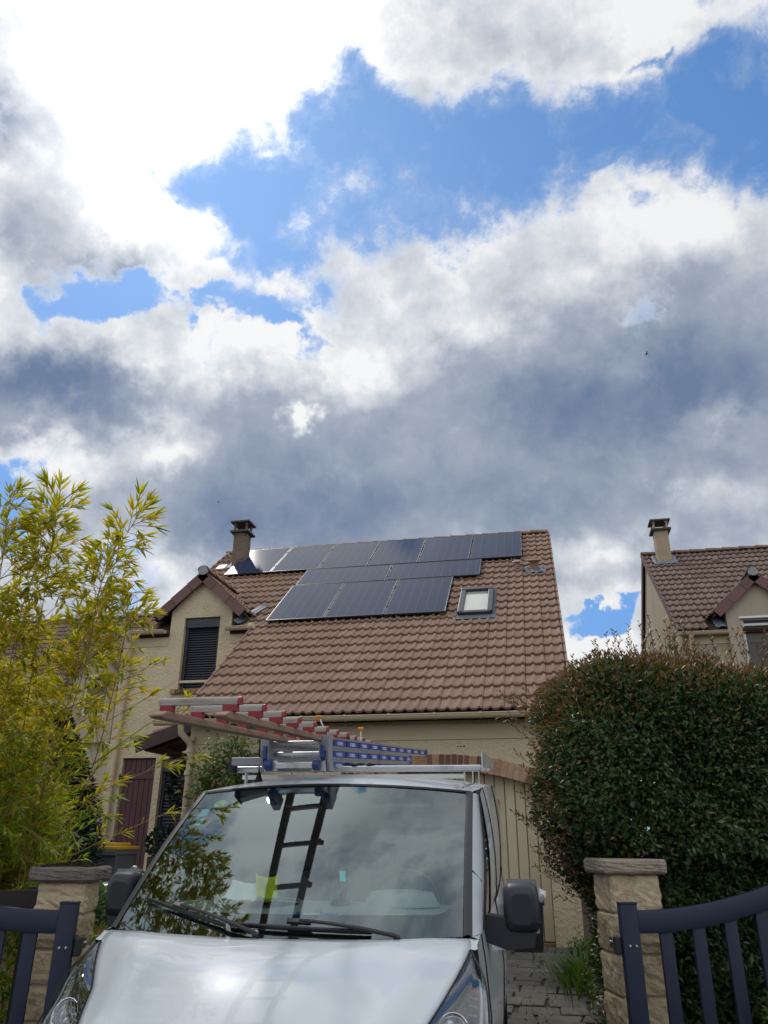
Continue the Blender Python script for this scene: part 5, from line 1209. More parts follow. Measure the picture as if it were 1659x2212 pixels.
# body sides: wings, doors, load bay
def xbelt(y): return float(np.interp(y,[.3,.6,.9,1.1,1.3,1.8,2.4,3.2,5.0],[.90,.945,.915,.895,.905,.928,.945,.955,.95]))
def zbelt(y): return float(np.interp(y,[.30,.46,.62,.80,1.035,1.25,2.0,2.6,5.0],[.77,.87,.985,1.085,1.165,1.185,1.205,1.21,1.21]))
def low(sx,y,t):
    """t 0 at the belt line, 1 at the sill"""
    zb=zbelt(y); z=zb+(.32-zb)*t; front=float(np.interp(y,[.3,.9,1.6],[0.0,.6,1.0]))
    bul=.034*math.sin(math.pi*min(1,t*1.05))**.8; x=xbelt(y)+bul*(.5+.5*front)-.02*t*t
    if .25<t<.45: x+=.004*math.sin((t-.25)/.2*math.pi)
    return sk(Vector((sx*x,y,z)))
ylist=[.30,.40,.50,.62,.72,.85,.95,1.035,1.15,1.30,1.6,2.0,2.4,2.8,3.4,4.0,4.6,4.97]
def upper_lines(sx):
    g0=lambda t:Gp(1.0,t,0.0)
    return g0
def xr(y): return float(np.interp(y,[2.1,2.3,2.6,3.2,5.0],[.845,.872,.895,.915,.93]))
def zr(y): return float(np.interp(y,[2.1,2.3,2.7,3.4,5.0],[1.800,1.822,1.850,1.872,1.870]))
def upper(sx,y0,y1):
    pass
def up_pt(sx,line,t):
    """line 0: glass edge, 1: pillar edge, 2: end of the door window, 3.. fixed y; t from belt to roof edge"""
    if line==0: p=Gp(1.004,t,.0); return Vector((sx*p.x,p.y,p.z))
    if line==1:
        a=Vector((xbelt(1.42),1.42,zbelt(1.42))); b=Vector((xr(2.36)-.005,2.36,zr(2.36)-.03))
        p=a*(1-t)+b*t; p.x+=.020*math.sin(math.pi*t); return Vector((sx*p.x,p.y,p.z))
    if line==2: a=Vector((xbelt(1.98),1.98,zbelt(1.98))); b=Vector((xr(2.44),2.44,zr(2.44)-.03)); p=a*(1-t)+b*t; p.x+=.024*math.sin(math.pi*t); return Vector((sx*p.x,p.y,p.z))
    y=line; a=Vector((xbelt(y),y,zbelt(y))); b=Vector((xr(y),y,zr(y))); p=a*(1-t)+b*t; p.x+=.028*math.sin(math.pi*t)**.8; return Vector((sx*p.x,p.y,p.z))
DARKG=pmat('dark_side_glass',(.010,.012,.014),.03,.05,spec=.7,coat=1.0)
ts=lin(0,1,10)
for sx in (-1,1):
    def side(ys,ts_,name,mat=VP,parent=van): 
        mb=MB(); mb.grid([[low(sx,y,t) for y in ys] for t in ts_]); o=mb.build(name,mat,parent,True); return o
    yw=[y for y in ylist if y<=1.30]; side(yw,lin(0,1,8),'front_wing')
    # front wing rises to the pillar foot
    mb=MB(); foot=[interp(HE,v) for v in (.14,.08,.03,0)]; 
    mb.grid([[sk(Vector((sx*p.x,p.y,p.z))) for p in foot],[sk(Vector((sx*(p.x+.018),p.y+.012,p.z-.006))) for p in foot],[low(sx,y,0) for y in (1.045,1.12,1.2,1.30)]]); mb.build('wing_top',VP,van,True)
    # pillar
    mb=MB(); rows=[]
    for k in range(6):
        f=k/5; rows.append([up_pt(sx,0,t)*(1-f)+up_pt(sx,1,t)*f+Vector((sx*.016,-.010,0))*math.sin(math.pi*f) for t in ts])
    mb.grid(rows); pil=mb.build('front_pillar',VP,van,True)
    mb=MB(); mb.grid([[up_pt(sx,0,0),up_pt(sx,1,0)*.5+up_pt(sx,0,0)*.5,up_pt(sx,1,0)],[low(sx,1.2,0.0),low(sx,1.31,0),low(sx,1.42,0)]]); mb.build('pillar_foot',VP,van,True)
    mb=MB(); mb.tube([up_pt(sx,0,.36)+Vector((sx*.004,0,0)),(up_pt(sx,0,.34)+up_pt(sx,1,.26))/2+Vector((sx*.016,-.008,0)),up_pt(sx,1,.22)],.003,5); mb.build('panel_gap',MT['blackmatt'],van)
    # door with its window
    yd=[1.30,1.42,1.6,1.8,2.0,2.2,2.40]
    dr=side(yd,lin(0,1,8),'front_door')
    mb=MB(); rows=[[up_pt(sx,1,t)*(1-f)+up_pt(sx,2,t)*f+Vector((-sx*.006,0,0)) for t in ts] for f in lin(0,1,5)]; mb.grid(rows); mb.build('door_window',DARKG,dr,True)
    mb=MB(); rows=[[up_pt(sx,1,t)+Vector((sx*o_,0,0)) for t in ts] for o_ in (0.0,.010)]; rows.append([up_pt(sx,1,t)*.92+up_pt(sx,2,t)*.08+Vector((sx*.010,0,0)) for t in ts]); rows.append([up_pt(sx,1,t)*.92+up_pt(sx,2,t)*.08 for t in ts]); mb.grid(rows); mb.build('window_seal',MT['blackmatt'],dr,True)
    mb=MB(); rows=[[up_pt(sx,2,t)*(1-f)+up_pt(sx,2.56,t)*f for t in ts] for f in (0,.08,.3,.6,1)]; mb.grid(rows); mb.build('door_frame',VP,dr,True)
    for pts_ in ([low(sx,1.30,t) for t in lin(0,1,8)],[low(sx,2.42,t) for t in lin(0,1,8)],[up_pt(sx,2.57,t) for t in ts]):
        mb=MB(); mb.tube([p+Vector((sx*.002,0,0)) for p in pts_],.004,5); mb.build('panel_gap',MT['blackmatt'],dr)
    # door handle and side repeater
    p=low(sx,2.18,.22); mb=MB(); mb.box(p+Vector((sx*.03,0,.0)),(.022,.19,.032),bev=.01); mb.box(p+Vector((sx*.012,-.08,0)),(.03,.02,.028)); mb.box(p+Vector((sx*.012,.08,0)),(.03,.02,.028)); mb.build('door_handle',VP,dr,40)
    p=low(sx,1.02,.30); mb=MB(); mb.lathe([(0,.012),(.014,.010),(.022,.003),(.024,0)],p+Vector((sx*.0,0,0)),(sx,0,0),14); mb.build('side_repeater',LENS,van,True)
    mb=MB(); mb.lathe([(.026,.003),(.034,.006),(.036,0)],p,(sx,0,0),16); mb.build('repeater_ring',MT['greyplast'],van,True)
    # load bay
    yb=[2.40,2.8,3.4,4.0,4.6,4.97]; side(yb,lin(0,1,8),'load_bay_side')
    mb=MB(); rows=[[up_pt(sx,y,t) for t in ts] for y in (2.56,2.8,3.1,3.4,3.8,4.2,4.6,4.97)]; mb.grid(rows); mb.build('load_bay_side',VP,van,True)
    mb=MB(); rows=[]
    for t in (0,.02,.05): rows.append([low(sx,y,0)+Vector((sx*(.003),0,.012-t)) for y in yb])
    mb.grid(rows); mb.build('sliding_rail',TRIM,van)
    mb=MB(); mb.tube([up_pt(sx,3.72,t)+Vector((sx*.002,0,0)) for t in ts],.004,5); mb.build('panel_gap',MT['blackmatt'],van)
    # rear lamp seen past the roof edge
    mb=MB(); mb.box((sx*.93,4.99,1.55),(.06,.06,.45),bev=.02); mb.build('rear_lamp',pmat('rear_lamp_red',(.35,.012,.015),.2,.1,spec=.6) if sx<0 else bpy.data.materials['rear_lamp_red'],van,True)
    # wheels
    for yw_ in (.98,4.05):
        c=Vector((sx*(.78 if yw_<2 else .82),yw_,.32)); mb=MB(); mb.lathe([(.20,-.09),(.30,-.09),(.325,-.07),(.33,0),(.325,.07),(.30,.09),(.20,.09)],c,(1,0,0),28); wh=mb.build('wheel',MT['blackmatt'],van,40)
        mb=MB(); mb.lathe([(0,.05),(.06,.055),(.08,.04),(.17,.03),(.20,.075),(.205,.09)],c,(sx,0,0),28); mb.build('rim',MT['greyplast'],wh,40)
        mb=MB(); mb.lathe([(.36,-.12),(.37,.115),(.345,.125),(.345,-.12)],c+Vector((0,0,.02)),(sx,0,0),28); mb.build('wheel_arch',MT['blackmatt'],van,40)
# roof
def roofp(u,y):
    w=abs(u); x=xr(y)*w; z=zr(y)+.075*(1-w**2.2)
    if .84<w<.92: z-=.014*math.sin((w-.84)/.08*math.pi)
    return Vector((math.copysign(x,u),y,z))
us=sorted(set(lin(-1,1,20)+[s*k for s in (-1,1) for k in (.84,.86,.88,.90,.92,.96)]))
rows=[[Tp(u)+Vector((0,0,.004)) for u in us]]
rows.append([Tp(u)*.5+roofp(u,2.34)*.5+Vector((0,-.02,.018*(1-u*u)+.004)) for u in us])
rows+=[[roofp(u,y) for u in us] for y in (2.36,2.5,2.8,3.2,3.8,4.4,4.97)]
mb=MB(); mb.grid(rows); vroof=mb.build('roof',VP,van,True)
mb=MB(); mb.grid([[Tp(u)+Vector((0,-.012,.000)) for u in us],[Tp(u)+Vector((0,.004,.010)) for u in us]]); mb.build('header_seal',MT['blackmatt'],van,True)
for s_ in (-1,1):
    for dx in (.0,): mb=MB(); mb.tube([roofp(s_*.88,y)+Vector((0,0,.006)) for y in (2.38,2.7,3.3,4.0,4.9)],.005,5); mb.build('roof_drip_moulding',MT['greyplast'],vroof)
# tail, floor and nose close the body
mb=MB(); mb.add([Vector((s*k,4.97,z)) for s,k,z in ((-1,.95,.32),(1,.95,.32),(1,.97,.8),(1,.95,1.21),(1,.955,1.55),(1,.93,1.87),(-1,.93,1.87),(-1,.955,1.55),(-1,.95,1.21),(-1,.97,.8))],[tuple(range(10))]); mb.add([roofp(u,4.97) for u in lin(-1,1,10)]+[Vector((0,4.97,1.80))],[tuple(range(12))]); mb.build('rear_door',VP,van)
mb=MB(); mb.bb((-.92,.25,.26),(.92,4.96,.34)); mb.build('floor',MT['blackmatt'],van)
def nose(u,v):
    e=Hp(u,1.0); t=v; y=e.y+.02-.10*math.sin(math.pi*min(1,t*.9+.08))+.0; return Vector((e.x*(1+.62*min(1,t*1.6)),y+.16*max(0,abs(u)-.5)*t,e.z-.56*t))
patch('front_bumper',nose,lin(-1,1,24),lin(0,1,10),VP)
mb=MB(); rows=[[nose(u,v)+Vector((0,-.008,0)) for u in lin(-.8,.8,16)] for v in lin(.10,.30,4)]; mb.grid(rows); gr=mb.build('grille',TRIM,van,True)
for v in (.14,.19,.24): mb=MB(); mb.tube([nose(u,v)+Vector((0,-.016,0)) for u in lin(-.78,.78,14)],.007,6); mb.build('slat',CHROME,gr,True)
mb=MB(); rows=[[nose(u,v)+Vector((0,-.006,0)) for u in lin(-.7,.7,12)] for v in lin(.55,.92,4)]; mb.grid(rows); mb.build('lower_grille',TRIM,van,True)
# cabin
mb=MB(); rows=[[Vector((x,y+.27*(x/.86)**2*max(0,min(1,(1.75-y)/.7)),z-.02*(x/.86)**2)) for x in lin(-.83,.83,16)] for y,z in ((1.00,1.17),(1.06,1.20),(1.22,1.240),(1.45,1.273),(1.62,1.278),(1.73,1.25),(1.79,1.15),(1.78,.7))]
mb.grid(rows); dash=mb.build('dashboard',CABIN,van,True)
for xa,n_ in ((-.52,6),(.02,6)):
    for i in range(n_): mb=MB(); mb.bb((xa+i*.062,1.268,1.236),(xa+i*.062+.054,1.292,1.253)); mb.build('demister_vent',MT['blackmatt'],dash)
mb=MB(); rows=[[Vector((.50+.20*math.cos(an)*k,1.56-.14*math.sin(an)*k*.6,1.268+.075*math.sin(math.pi*min(1,(1-k)+.12))*(1 if k<1 else 0))) for an in lin(0,2*math.pi,20)] for k in (1,.8,.5,.2)]; mb.grid(rows); mb.build('instrument_hood',CABIN,dash,True)
mb=MB(); rows=[[Vector((-.18+.17*math.cos(an)*k,1.48+.07*math.sin(an)*k,1.276+.012*(1-k*k))) for an in lin(0,2*math.pi,18)] for k in (1,.7,.3)]; mb.grid(rows); mb.build('dash_tray',MT['blackmatt'],dash,True)
mb=MB(); mb.tube([(-.18+.17*math.cos(an),1.48+.07*math.sin(an),1.292) for an in lin(.1,3.05,14)],.006,6); mb.build('tray_rim',MT['greyplast'],dash)
sw=[(.48+.185*math.cos(an),1.86+.075*math.sin(an),1.235+.165*math.sin(an)) for an in lin(0,2*math.pi,28)]
mb=MB(); mb.tube(sw,.014,8,False); mb.box((.48,1.86,1.225),(.16,.06,.12),bev=.03); mb.bar((.31,1.86,1.235),(.65,1.86,1.235),.03,.03); mb.build('steering_wheel',MT['black'],van,True)
for sx_,w_ in ((.48,.48),(-.16,.44),(-.58,.40)):
    st_=MB(); st_.box((sx_,2.28,1.02),(w_,.14,.62),Euler((-.16,0,0)).to_matrix(),.05); st_.box((sx_,1.98,.72),(w_,.5,.14),None,.04); seat=st_.build('seat',SEAT,van,True)
    mb=MB(); mb.box((sx_,2.36,1.46),(w_*.55,.10,.20),Euler((-.12,0,0)).to_matrix(),.04); mb.build('headrest',SEAT,seat,True)
mb=MB(); mb.bb((-.88,2.52,.34),(.88,2.55,1.84)); mb.build('bulkhead',CABIN,van)
mb=MB(); mb.grid([[roofp(u,y)+Vector((0,0,-.05)) for u in lin(-.95,.95,10)] for y in (2.2,2.4,2.55)]); mb.build('headlining',pmat('grey_headlining',(.28,.28,.27),.95),van,True)
for sx in (-1,1): mb=MB(); mb.box((sx*.40,2.14,1.765),(.42,.16,.02),Euler((.5,0,0)).to_matrix(),.01); mb.build('sun_visor',bpy.data.materials['grey_headlining'],van)
mb=MB(); mb.box((-.10,1.93,1.70),(.20,.03,.07),bev=.014); mb.tube([(-.10,1.94,1.735),(-.10,1.98,1.79)],.009,6); mb.build('rear_view_mirror',MT['black'],van,40)
# stickers on the inside of the glass
def on_glass(name,u,v,w,h,mat,rot=0.0,n=24,round_=False,parent=van):
    c=Gp(u,v,-.003); eu=(Gp(u+.02,v)-Gp(u-.02,v)).normalized(); ev=(Gp(u,v+.02)-Gp(u,v-.02)).normalized()
    cu,su=math.cos(rot),math.sin(rot); e1=eu*cu+ev*su; e2=-eu*su+ev*cu; mb=MB()
    if round_: mb.add([c+e1*w/2*math.cos(2*math.pi*i/n)+e2*h/2*math.sin(2*math.pi*i/n) for i in range(n)],[tuple(range(n))])
    else: mb.add([c-e1*w/2-e2*h/2,c+e1*w/2-e2*h/2,c+e1*w/2+e2*h/2,c-e1*w/2+e2*h/2],[(0,1,2,3)])
    return mb.build(name,mat,parent)
CY=pmat('cyan_sticker',(.16,.52,.60),.5,.1,30); GRN=pmat('green_sticker',(.38,.56,.24),.5,.1,30); GRD=pmat('sticker_print',(.10,.30,.10),.5); WHS=pmat('sticker_white',(.72,.76,.74),.5)
s_=on_glass('sticker',-.765,.865,.085,.085,GRN,0,24,True); on_glass('print',-.765,.867,.05,.028,GRD,0,24,True,s_)
s_=on_glass('sticker',-.845,.79,.062,.085,CY,.1); on_glass('print',-.845,.80,.05,.016,WHS,.1,4,False,s_)
s_=on_glass('sticker',-.83,.70,.055,.07,CY,.1); on_glass('print',-.83,.70,.05,.02,WHS,.1,4,False,s_)
on_glass('sticker',-.66,.128,.09,.022,WHS,0)
# wipers
def wiper(a,j,b,piv):
    n=16
    def on(p,q,t,off): return Gp(p[0]+(q[0]-p[0])*t,p[1]+(q[1]-p[1])*t,off)
    mb=MB(); mb.tube([on(a,b,t,.020) for t in lin(0,1,n)],[.004]+[.0075]*(n-1)+[.004],6); mb.grid([[on(a,b,t,.018) for t in lin(0,1,n)],[on(a,b,t,.003) for t in lin(0,1,n)]]); w_=mb.build('wiper',MT['black'],van,40)
    pj_=Gp(j[0],j[1],.026); d=(on(a,b,.6,.02)-on(a,b,.4,.02)).normalized(); mb=MB(); mb.bar(pj_-d*.055,pj_+d*.055,.026,.016,up=GNn,bev=.004); mb.build('blade_clip',MT['black'],w_)
    mb=MB(); mb.tube([on(j,piv,t,.034+.012*math.sin(math.pi*t)-.014*t) for t in lin(0,1,10)],[.008]*6+[.010]*5,6); pp=Gp(piv[0],piv[1],.014); mb.lathe([(.0,.012),(.014,.010),(.018,-.01)],pp,GNn,12); mb.build('arm',MT['black'],w_,40)
wiper((-.846,.152),(-.557,.109),(-.25,.04),(-.06,.004)); wiper((-.227,.046),(.147,.054),(.516,.018),(.640,-.006))
# door mirrors
def mirror(sx,y,x0,zc):
    mb=MB(); rows=[]; n=20
    for yy,kx,kz in ((-.075,.55,.6),(-.066,.80,.82),(-.04,.95,.96),(.0,1,1),(.05,.98,.98),(.055,.90,.92)):
        ring=[]
        for i in range(n):
            an=2*math.pi*i/n; cs,sn=math.cos(an),math.sin(an); e=.42
            ring.append(Vector((sx*(x0+.098+.088*kx*math.copysign(abs(cs)**e,cs)*(1 if sn<.2 else .96)),y+yy,zc+.112*kz*math.copysign(abs(sn)**e,sn))))
        rows.append(ring)
    mb.grid(rows,True); mb.add(rows[0],[tuple(range(n))]); mb.add(rows[-1],[tuple(range(n))]); m_=mb.build('door_mirror',MIR,van,60)
    mb=MB(); mb.bb((sx*(x0+.02),y-.071,zc-.062),(sx*(x0+.19),y+.02,zc-.056)); mb.build('seam',MT['blackmatt'],m_)
    mb=MB(); mb.grid([[Vector((sx*x,yy,z)) for x,z in ((.90,1.135),(.93,1.245),(x0+.03,zc-.045),(x0+.17,zc-.07),(x0+.15,zc-.165),(x0+.02,zc-.18))] for yy in (y-.045,y+.05)],True); mb.add([Vector((sx*x,y-.045,z)) for x,z in ((.90,1.135),(.93,1.245),(x0+.03,zc-.045),(x0+.17,zc-.07),(x0+.15,zc-.165),(x0+.02,zc-.18))],[tuple(range(6))]); mb.build('mirror_arm',MIR,m_,30)
    mb=MB(); mb.bb((sx*(x0+.03),y+.056,zc-.12),(sx*(x0+.18),y+.060,zc+.12)); mb.build('mirror_glass',CHROME,m_)
mirror(1,1.52,1.0,1.275); mirror(-1,1.70,.965,1.285)
# aerial
mb=MB(); p=roofp(-.49/.87,2.26); p=Vector((-.50,2.24,1.868)); mb.lathe([(.032,-.012),(.026,.012),(.012,.05),(.007,.07)],p,(0,.12,1),12); mb.tube([p+Vector((0,.006,.06)),p+Vector((.006,-.03,.19)),p+Vector((.012,-.05,.31))],[.0055,.005,.0035],8); mb.build('aerial',MT['blackmatt'],van,True)
# roof bars
def bar(y,z,x0,x1,deflector):
    mb=MB(); mb.bb((x0,y-.03,z-.020),(x1,y+.03,z+.016),bev=.006); mb.bb((x0,y-.034,z-.004),(x1,y-.029,z+.004)); rb_=mb.build('roof_bar',MT['alu'],van)
    for sx in (-1,1):
        mb=MB(); xx=.80 if sx>0 else -.60; mb.bb((xx-.005,y-.02,zr(y)-.0),(xx+.003,y+.02,z-.018)); mb.bb((xx-.04,y-.03,zr(y)-.006),(xx+.04,y+.03,zr(y)+.012)); mb.build('bar_foot',MT['steel'],rb_)
    mb=MB(); mb.bb((x0-.012,y-.034,z-.024),(x0+.002,y+.034,z+.020)); mb.build('end_cap',MT['black'],rb_)
    return rb_
bar(2.30,1.953,-.66,.90,True); bar(3.35,1.990,-.66,.90,True); bar(4.45,2.02,-.66,.90,True)
mb=MB(); mb.prism([(2.33,1.955),(4.75,2.03),(4.75,2.115),(2.33,2.05)],lambda u,v:(.905,u,v),lambda u,v:(.913,u,v)); mb.build('side_board',MT['alu'],van)
mb=MB(); mb.bb((-.665,2.17,1.970),(-.44,2.25,2.020),bev=.006); tb=mb.build('support_tube',MT['greyplast'],van)
mb=MB(); mb.bb((-.677,2.165,1.925),(-.664,2.255,2.023)); mb.build('end_cap',MT['black'],tb)
mb=MB(); mb.grid([[Vector((x,2.40,z)) for x in lin(-.66,.80,14)] for z in (1.893,1.920)]); o=mb.build('wind_deflector',MT['white'],van); md=o.modifiers.new('s','SOLIDIFY'); md.thickness=.006
# ------------------------------------------------------------------ things on the dashboard
def vthing_mesh(name,o,label,cat): tag(o,label,cat); return o
def vw(p): return VM@Vector(p)
def sheet_thing(name,label,cat,c,w,h,mat,rot,curl,seed,lift=.004):
    q=random.Random(seed); mb=MB(); n=8; rows=[]
    for i in range(n+1):
        row=[]
        for j in range(n+1):
            x=(j/n-.5)*w; y=(i/n-.5)*h; z=lift+curl*((i/n-.3)**2+(.5*(j/n-.6))**2)+q.uniform(-.002,.002)
            xr_=x*math.cos(rot)-y*math.sin(rot); yr_=x*math.sin(rot)+y*math.cos(rot); row.append(vw((c[0]+xr_,c[1]+yr_,c[2]+z)))
        rows.append(row)
    mb.grid(rows); o=mb.build(name,mat,None,True); md=o.modifiers.new('s','SOLIDIFY'); md.thickness=.0012; tag(o,label,cat); return o
PAPER=pmat('paper',(.70,.74,.70),.8)
sheet_thing('paper','white folded sheet of paper curling on the dashboard','paper',(-.30,1.42,1.285),.20,.13,PAPER,-.3,.16,3)
br=sheet_thing('brochure','blue and white brochure lying at the foot of the windscreen','brochure',(.145,1.19,1.236),.21,.09,PAPER,-.08,.05,4)
for k,(x,w_) in enumerate(((-.085,.035),(.06,.09))):
    o=sheet_thing('print_block','x','x',(.145+x,1.188,1.2375),w_,.075 if k==0 else .05,pmat('blue_print',(.03,.10,.32),.6) if k==0 else bpy.data.materials['blue_print'],-.08,.05,5,.0085)
    for kk in ('label','category'): del o[kk]
    o.parent=br
sheet_thing('note','pale yellow note on the dashboard at the driver side','note',(.50,1.24,1.25),.115,.05,pmat('yellow_note',(.66,.66,.36),.8),.02,.02,6)
o=sheet_thing('cloth','crumpled fluorescent yellow cloth on the dashboard beside the white paper','cloth',(-.155,1.40,1.288),.11,.07,pmat('hi_vis_yellow',(.55,.62,.02),.7),.5,.22,8)
ph=thing('phone_holder','phone holder with a lit cyan screen on the dashboard','phone holder',local=VM@Matrix.Translation((.20,1.50,1.278)))
mb=MB(); mb.lathe([(0,.022),(.03,.02),(.05,.008),(.052,0)],(0,0,0),(0,0,1),16); mb.build('suction_base',MT['black'],ph,True)
mb=MB(); mb.tube([(0,0,.015),(0,.01,.07),(.004,.02,.10)],.009,8); mb.build('stem',MT['black'],ph)
mb=MB(); mb.box((.005,.02,.13),(.055,.014,.10),Euler((.25,0,.1)).to_matrix(),.006); ch_=mb.build('cradle',MT['black'],ph)
SCR,g,b=new_mat('lit_screen'); b.inputs['Base Color'].default_value=(.02,.25,.28,1); b.inputs['Emission Color'].default_value=(.05,.62,.66,1); b.inputs['Emission Strength'].default_value=.35
mb=MB(); mb.box((.005,.0115,.125),(.028,.002,.05),Euler((.25,0,.1)).to_matrix()); mb.build('screen',SCR,ch_)
# ------------------------------------------------------------------ wooden roof ladder on top of the load
ly_,lp_=.059,.066
lD=Vector((-math.sin(ly_)*math.cos(lp_),math.cos(ly_)*math.cos(lp_),math.sin(lp_))); lX=Vector((math.cos(ly_),math.sin(ly_),0)); lZ=lX.cross(lD)
LM=frame(lX,lD,lZ,Vector((-1.26,3.09,2.185))-lX*.36)
wl_=thing('roof_ladder','long weathered wooden roof ladder with red-ended white rungs jutting over the windscreen','roof ladder',local=LM)
q=random.Random(5)
for x in (.045,.305):
    mb=MB(); y0=-.135 if x<.1 else -.10
    mb.prism([(y0,-.052),(y0-.004,-.062),(y0+.03,-.068),(4.75,-.068),(4.75,-.036),(y0+.05,-.036)],lambda u,v:(x-.028,u,v),lambda u,v:(x+.028,u,v))
    o=mb.build('rail',MT['plank'],wl_); md=o.modifiers.new('b','BEVEL'); md.width=.005; md.segments=2
for i in range(14):
    y=i*.34+.0; j=q.uniform(-.004,.004); e=q.uniform(-.004,.004)
    # domed rung, its painted ends and the wedge blocks that carry it
    prof=[(-.018,-.008),(.018,-.008),(.018,.006)]+[(.018*math.cos(R(a)),.006+.018*math.sin(R(a))) for a in range(15,180,15)]+[(-.018,.006)]
    mb=MB(); mb.prism(prof,lambda u,v:(.012+j,y+u,v+e),lambda u,v:(.346+j,y+u,v+e)); rg=mb.build('rung',MT['rung'],wl_,40)
    for xa,xb in ((-.001,.0115),(.3465,.361)):
        mb=MB(); mb.prism([(u*1.02,v*1.02) for u,v in prof],lambda u,v:(xa+j,y+u,v+e),lambda u,v:(xb+j,y+u,v+e)); mb.build('painted_end',MT['red'] if xa>0 else MT['rung'],rg,40)
    for xa,xb in ((.006,.062),(.282,.3455)):
        mb=MB(); mb.bb((xa+j,y-.018,-.0355),(xb+j,y+.018,-.0085+e),bev=.002); mb.build('block',MT['red'],rg)
# ------------------------------------------------------------------ aluminium extension ladder under it
sl_ang=math.atan2(.30,2.92)
aD=Vector((math.sin(sl_ang),math.cos(sl_ang),.030)).normalized(); aX=Vector((math.cos(sl_ang),-math.sin(sl_ang),0)); aZ=aX.cross(aD)
AM=VM@frame(aX,aD,aZ,(-.455,2.165,1.932))
al=thing('extension_ladder','three-part aluminium extension ladder with blue printed side rails, lying on the van','ladder',local=AM)
BLUE=pmat('blue_label_print',(.018,.045,.26),.35,.08,12,spec=.5); WTXT=pmat('white_print',(.70,.74,.80),.5)
tc=bpy.data.curves.new('lettering','FONT'); tc.body='TUBESCA'; tc.size=.030; tc.align_x='CENTER'; tc.align_y='CENTER'; tc.extrude=.0003
to=bpy.data.objects.new('lettering',tc); C.objects.link(to); bpy.context.view_layer.update()
tme=bpy.data.meshes.new_from_object(to.evaluated_get(bpy.context.evaluated_depsgraph_get())); bpy.data.objects.remove(to); tme.materials.clear(); tme.materials.append(WTXT)
RH=.064; secs=[(2,2.95,0.0),(1,2.28,.0),(0,2.24,.0)]
for lev,Ln,x_in in secs:
    z0=lev*.067+.004; x0,x1=.004*(2-lev),.437-.004*(2-lev)
    for sx,xx in ((-1,x0),(1,x1)):
        mb=MB(); w=.022
        prof=[(0,0),(sx*-w,0),(sx*-w,.005),(sx*-.004,.005),(sx*-.004,RH-.005),(sx*-w,RH-.005),(sx*-w,RH),(0,RH)]
        mb.prism(prof,lambda u,v:(xx+u,.03,z0+v),lambda u,v:(xx+u,Ln,z0+v)); ra=mb.build('rail',MT['alu'],al)
        mb=MB(); mb.bb((xx+sx*.0,.05,z0+.012),(xx+sx*.0012,Ln-.02,z0+.052)); lab=mb.build('label_strip',BLUE,ra)
        n=int((Ln-.1)/.28)
        for i in range(n+1):
            y=.09+i*.28
            if y>Ln-.05: break
            mb=MB(); mb.bb((xx,y-.013,z0+.013),(xx+sx*.0026,y+.013,z0+.051)); mb.bb((xx,y-.008,z0+.017),(xx+sx*.0032,y+.008,z0+.047)) ; mb.build('rung_end',[MT['alu'],MT['black']] if False else MT['black'],ra)
            if y+.14<Ln-.08 and sx>0:
                m=frame((0,-1,0),(0,0,-1),(sx,0,0),(xx+sx*.0016,y+.135,z0+.032)); link('lettering',tme,ra,m)
        mb=MB(); mb.bb((xx-.024 if sx>0 else xx-.005,Ln-.03,z0-.006),(xx+.005 if sx>0 else xx+.024,Ln+.02,z0+RH+.006),bev=.004); mb.build('end_cap',MT['blueplast'],ra)
    for i in range(int((Ln-.1)/.28)+1):
        y=.09+i*.28; mb=MB(); mb.box(((x0+x1)/2,y,z0+.034),(x1-x0-.008,.028,.028),bev=.006); mb.build('rung',MT['alu'],al)
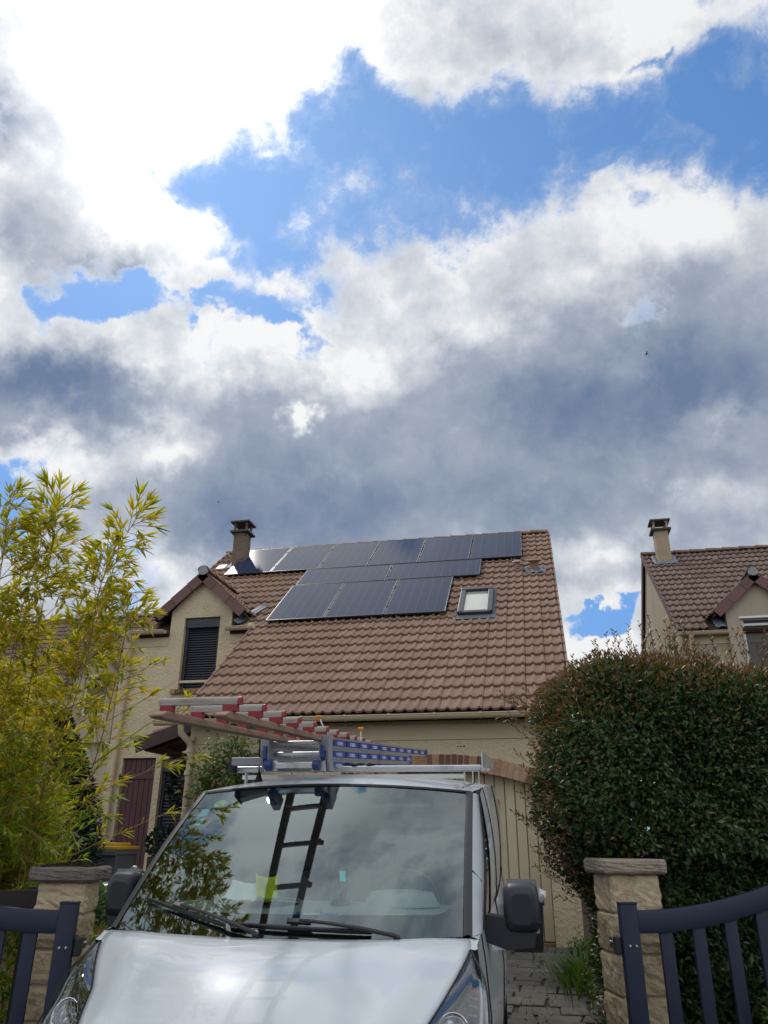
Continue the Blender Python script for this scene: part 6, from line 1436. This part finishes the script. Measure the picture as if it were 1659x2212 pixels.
# front fittings: grey end brackets, black guides, blue blocks and rollers
for sx,xx in ((-1,-.004),(1,.441)):
    mb=MB(); s_=-sx
    mb.prism([(.02,.0),(.10,.0),(.075,.06),(.06,.14),(.075,.215),(-.02,.215),(-.03,.13),(-.01,.05)],lambda u,v:(xx,u,v),lambda u,v:(xx+s_*.012,u,v)); mb.bb((xx,-.03,.12),(xx+s_*.05,-.018,.215)); mb.bb((xx+s_*.045,-.03,.06),(xx+s_*.057,.05,.2)); mb.build('end_bracket',MT['greyplast'],al)
    mb=MB(); mb.bb((xx+s_*.014,-.015,.135),(xx+s_*.044,.04,.212)); mb.build('guide',MT['black'],al)
    mb=MB(); mb.bb((xx+s_*.02,-.045,.075),(xx+s_*.045,.0,.155),bev=.006); mb.build('blue_block',MT['blueplast'],al)
    mb=MB(); pr=[(0,-.022)]+[(.034+(.002 if k%2 else 0),-.02+.04*k/8) for k in range(9)]+[(0,.022)]; mb.lathe(pr,(xx+s_*(.055 if sx<0 else .075),-.015,.040),(1,0,0),16); mb.build('roller',MT['blueplast'],al,40)
    mb=MB(); mb.bb((xx+s_*.02,-.01,.0),(xx+s_*.11,.02,.065),bev=.005); mb.build('stabiliser_end',MT['alu'],al)
mb=MB(); mb.box((.22,-.005,.035),(.26,.03,.04),bev=.006); mb.build('stabiliser_bar',MT['alu'],al)
# ------------------------------------------------------------------ ladder clamps with orange knobs, strap
def clamp(label,top,bot):
    t=thing('ladder_clamp',label,'clamp',local=VM@Matrix.Translation(bot))
    h=Vector(top)-Vector(bot)
    mb=MB(); mb.tube([(0,0,-.02),h],.006,6); mb.build('threaded_rod',MT['steel'],t)
    mb=MB(); mb.lathe([(0,.009),(.020,.008),(.025,.0),(.018,-.009),(.009,-.022),(.008,-.026)],h,(0,0,1),14); mb.build('knob',MT['orange'],t,40)
    mb=MB(); mb.box((0,0,-.0),(.30,.05,.045),bev=.01); hole=mb.build('clamp_bar',MT['black'],t,40)
    for k in range(3):
        mb=MB(); mb.lathe([(0,.002),(.010,.002),(.010,-.004)],(-.10+k*.045,-.025,.004),(0,-1,0),12); mb.build('eyelet',MT['white'],hole)
clamp('ladder clamp with orange knob nearer the windscreen, on the wooden ladder',(-.28,2.9,2.335),(-.20,2.9,2.185)); clamp('ladder clamp with orange knob farther back, low on the wooden ladder',(-.06,3.39,2.29),(-.06,3.39,2.16))
mb=MB(); rows=[[VM@Vector((.04+.20*i/10,2.275+.012*math.sin(i*1.3)+.05*k,1.972+.012*abs(math.sin(i*.9+k))+(.006 if k==1 else 0))) for i in range(11)] for k in (0,.5,1)]
mb.grid(rows); o=mb.build('strap',MT['blackmatt'],None,True); md=o.modifiers.new('s','SOLIDIFY'); md.thickness=.012; tag(o,'black strap lying folded on the front roof bar beside the ladder','strap')
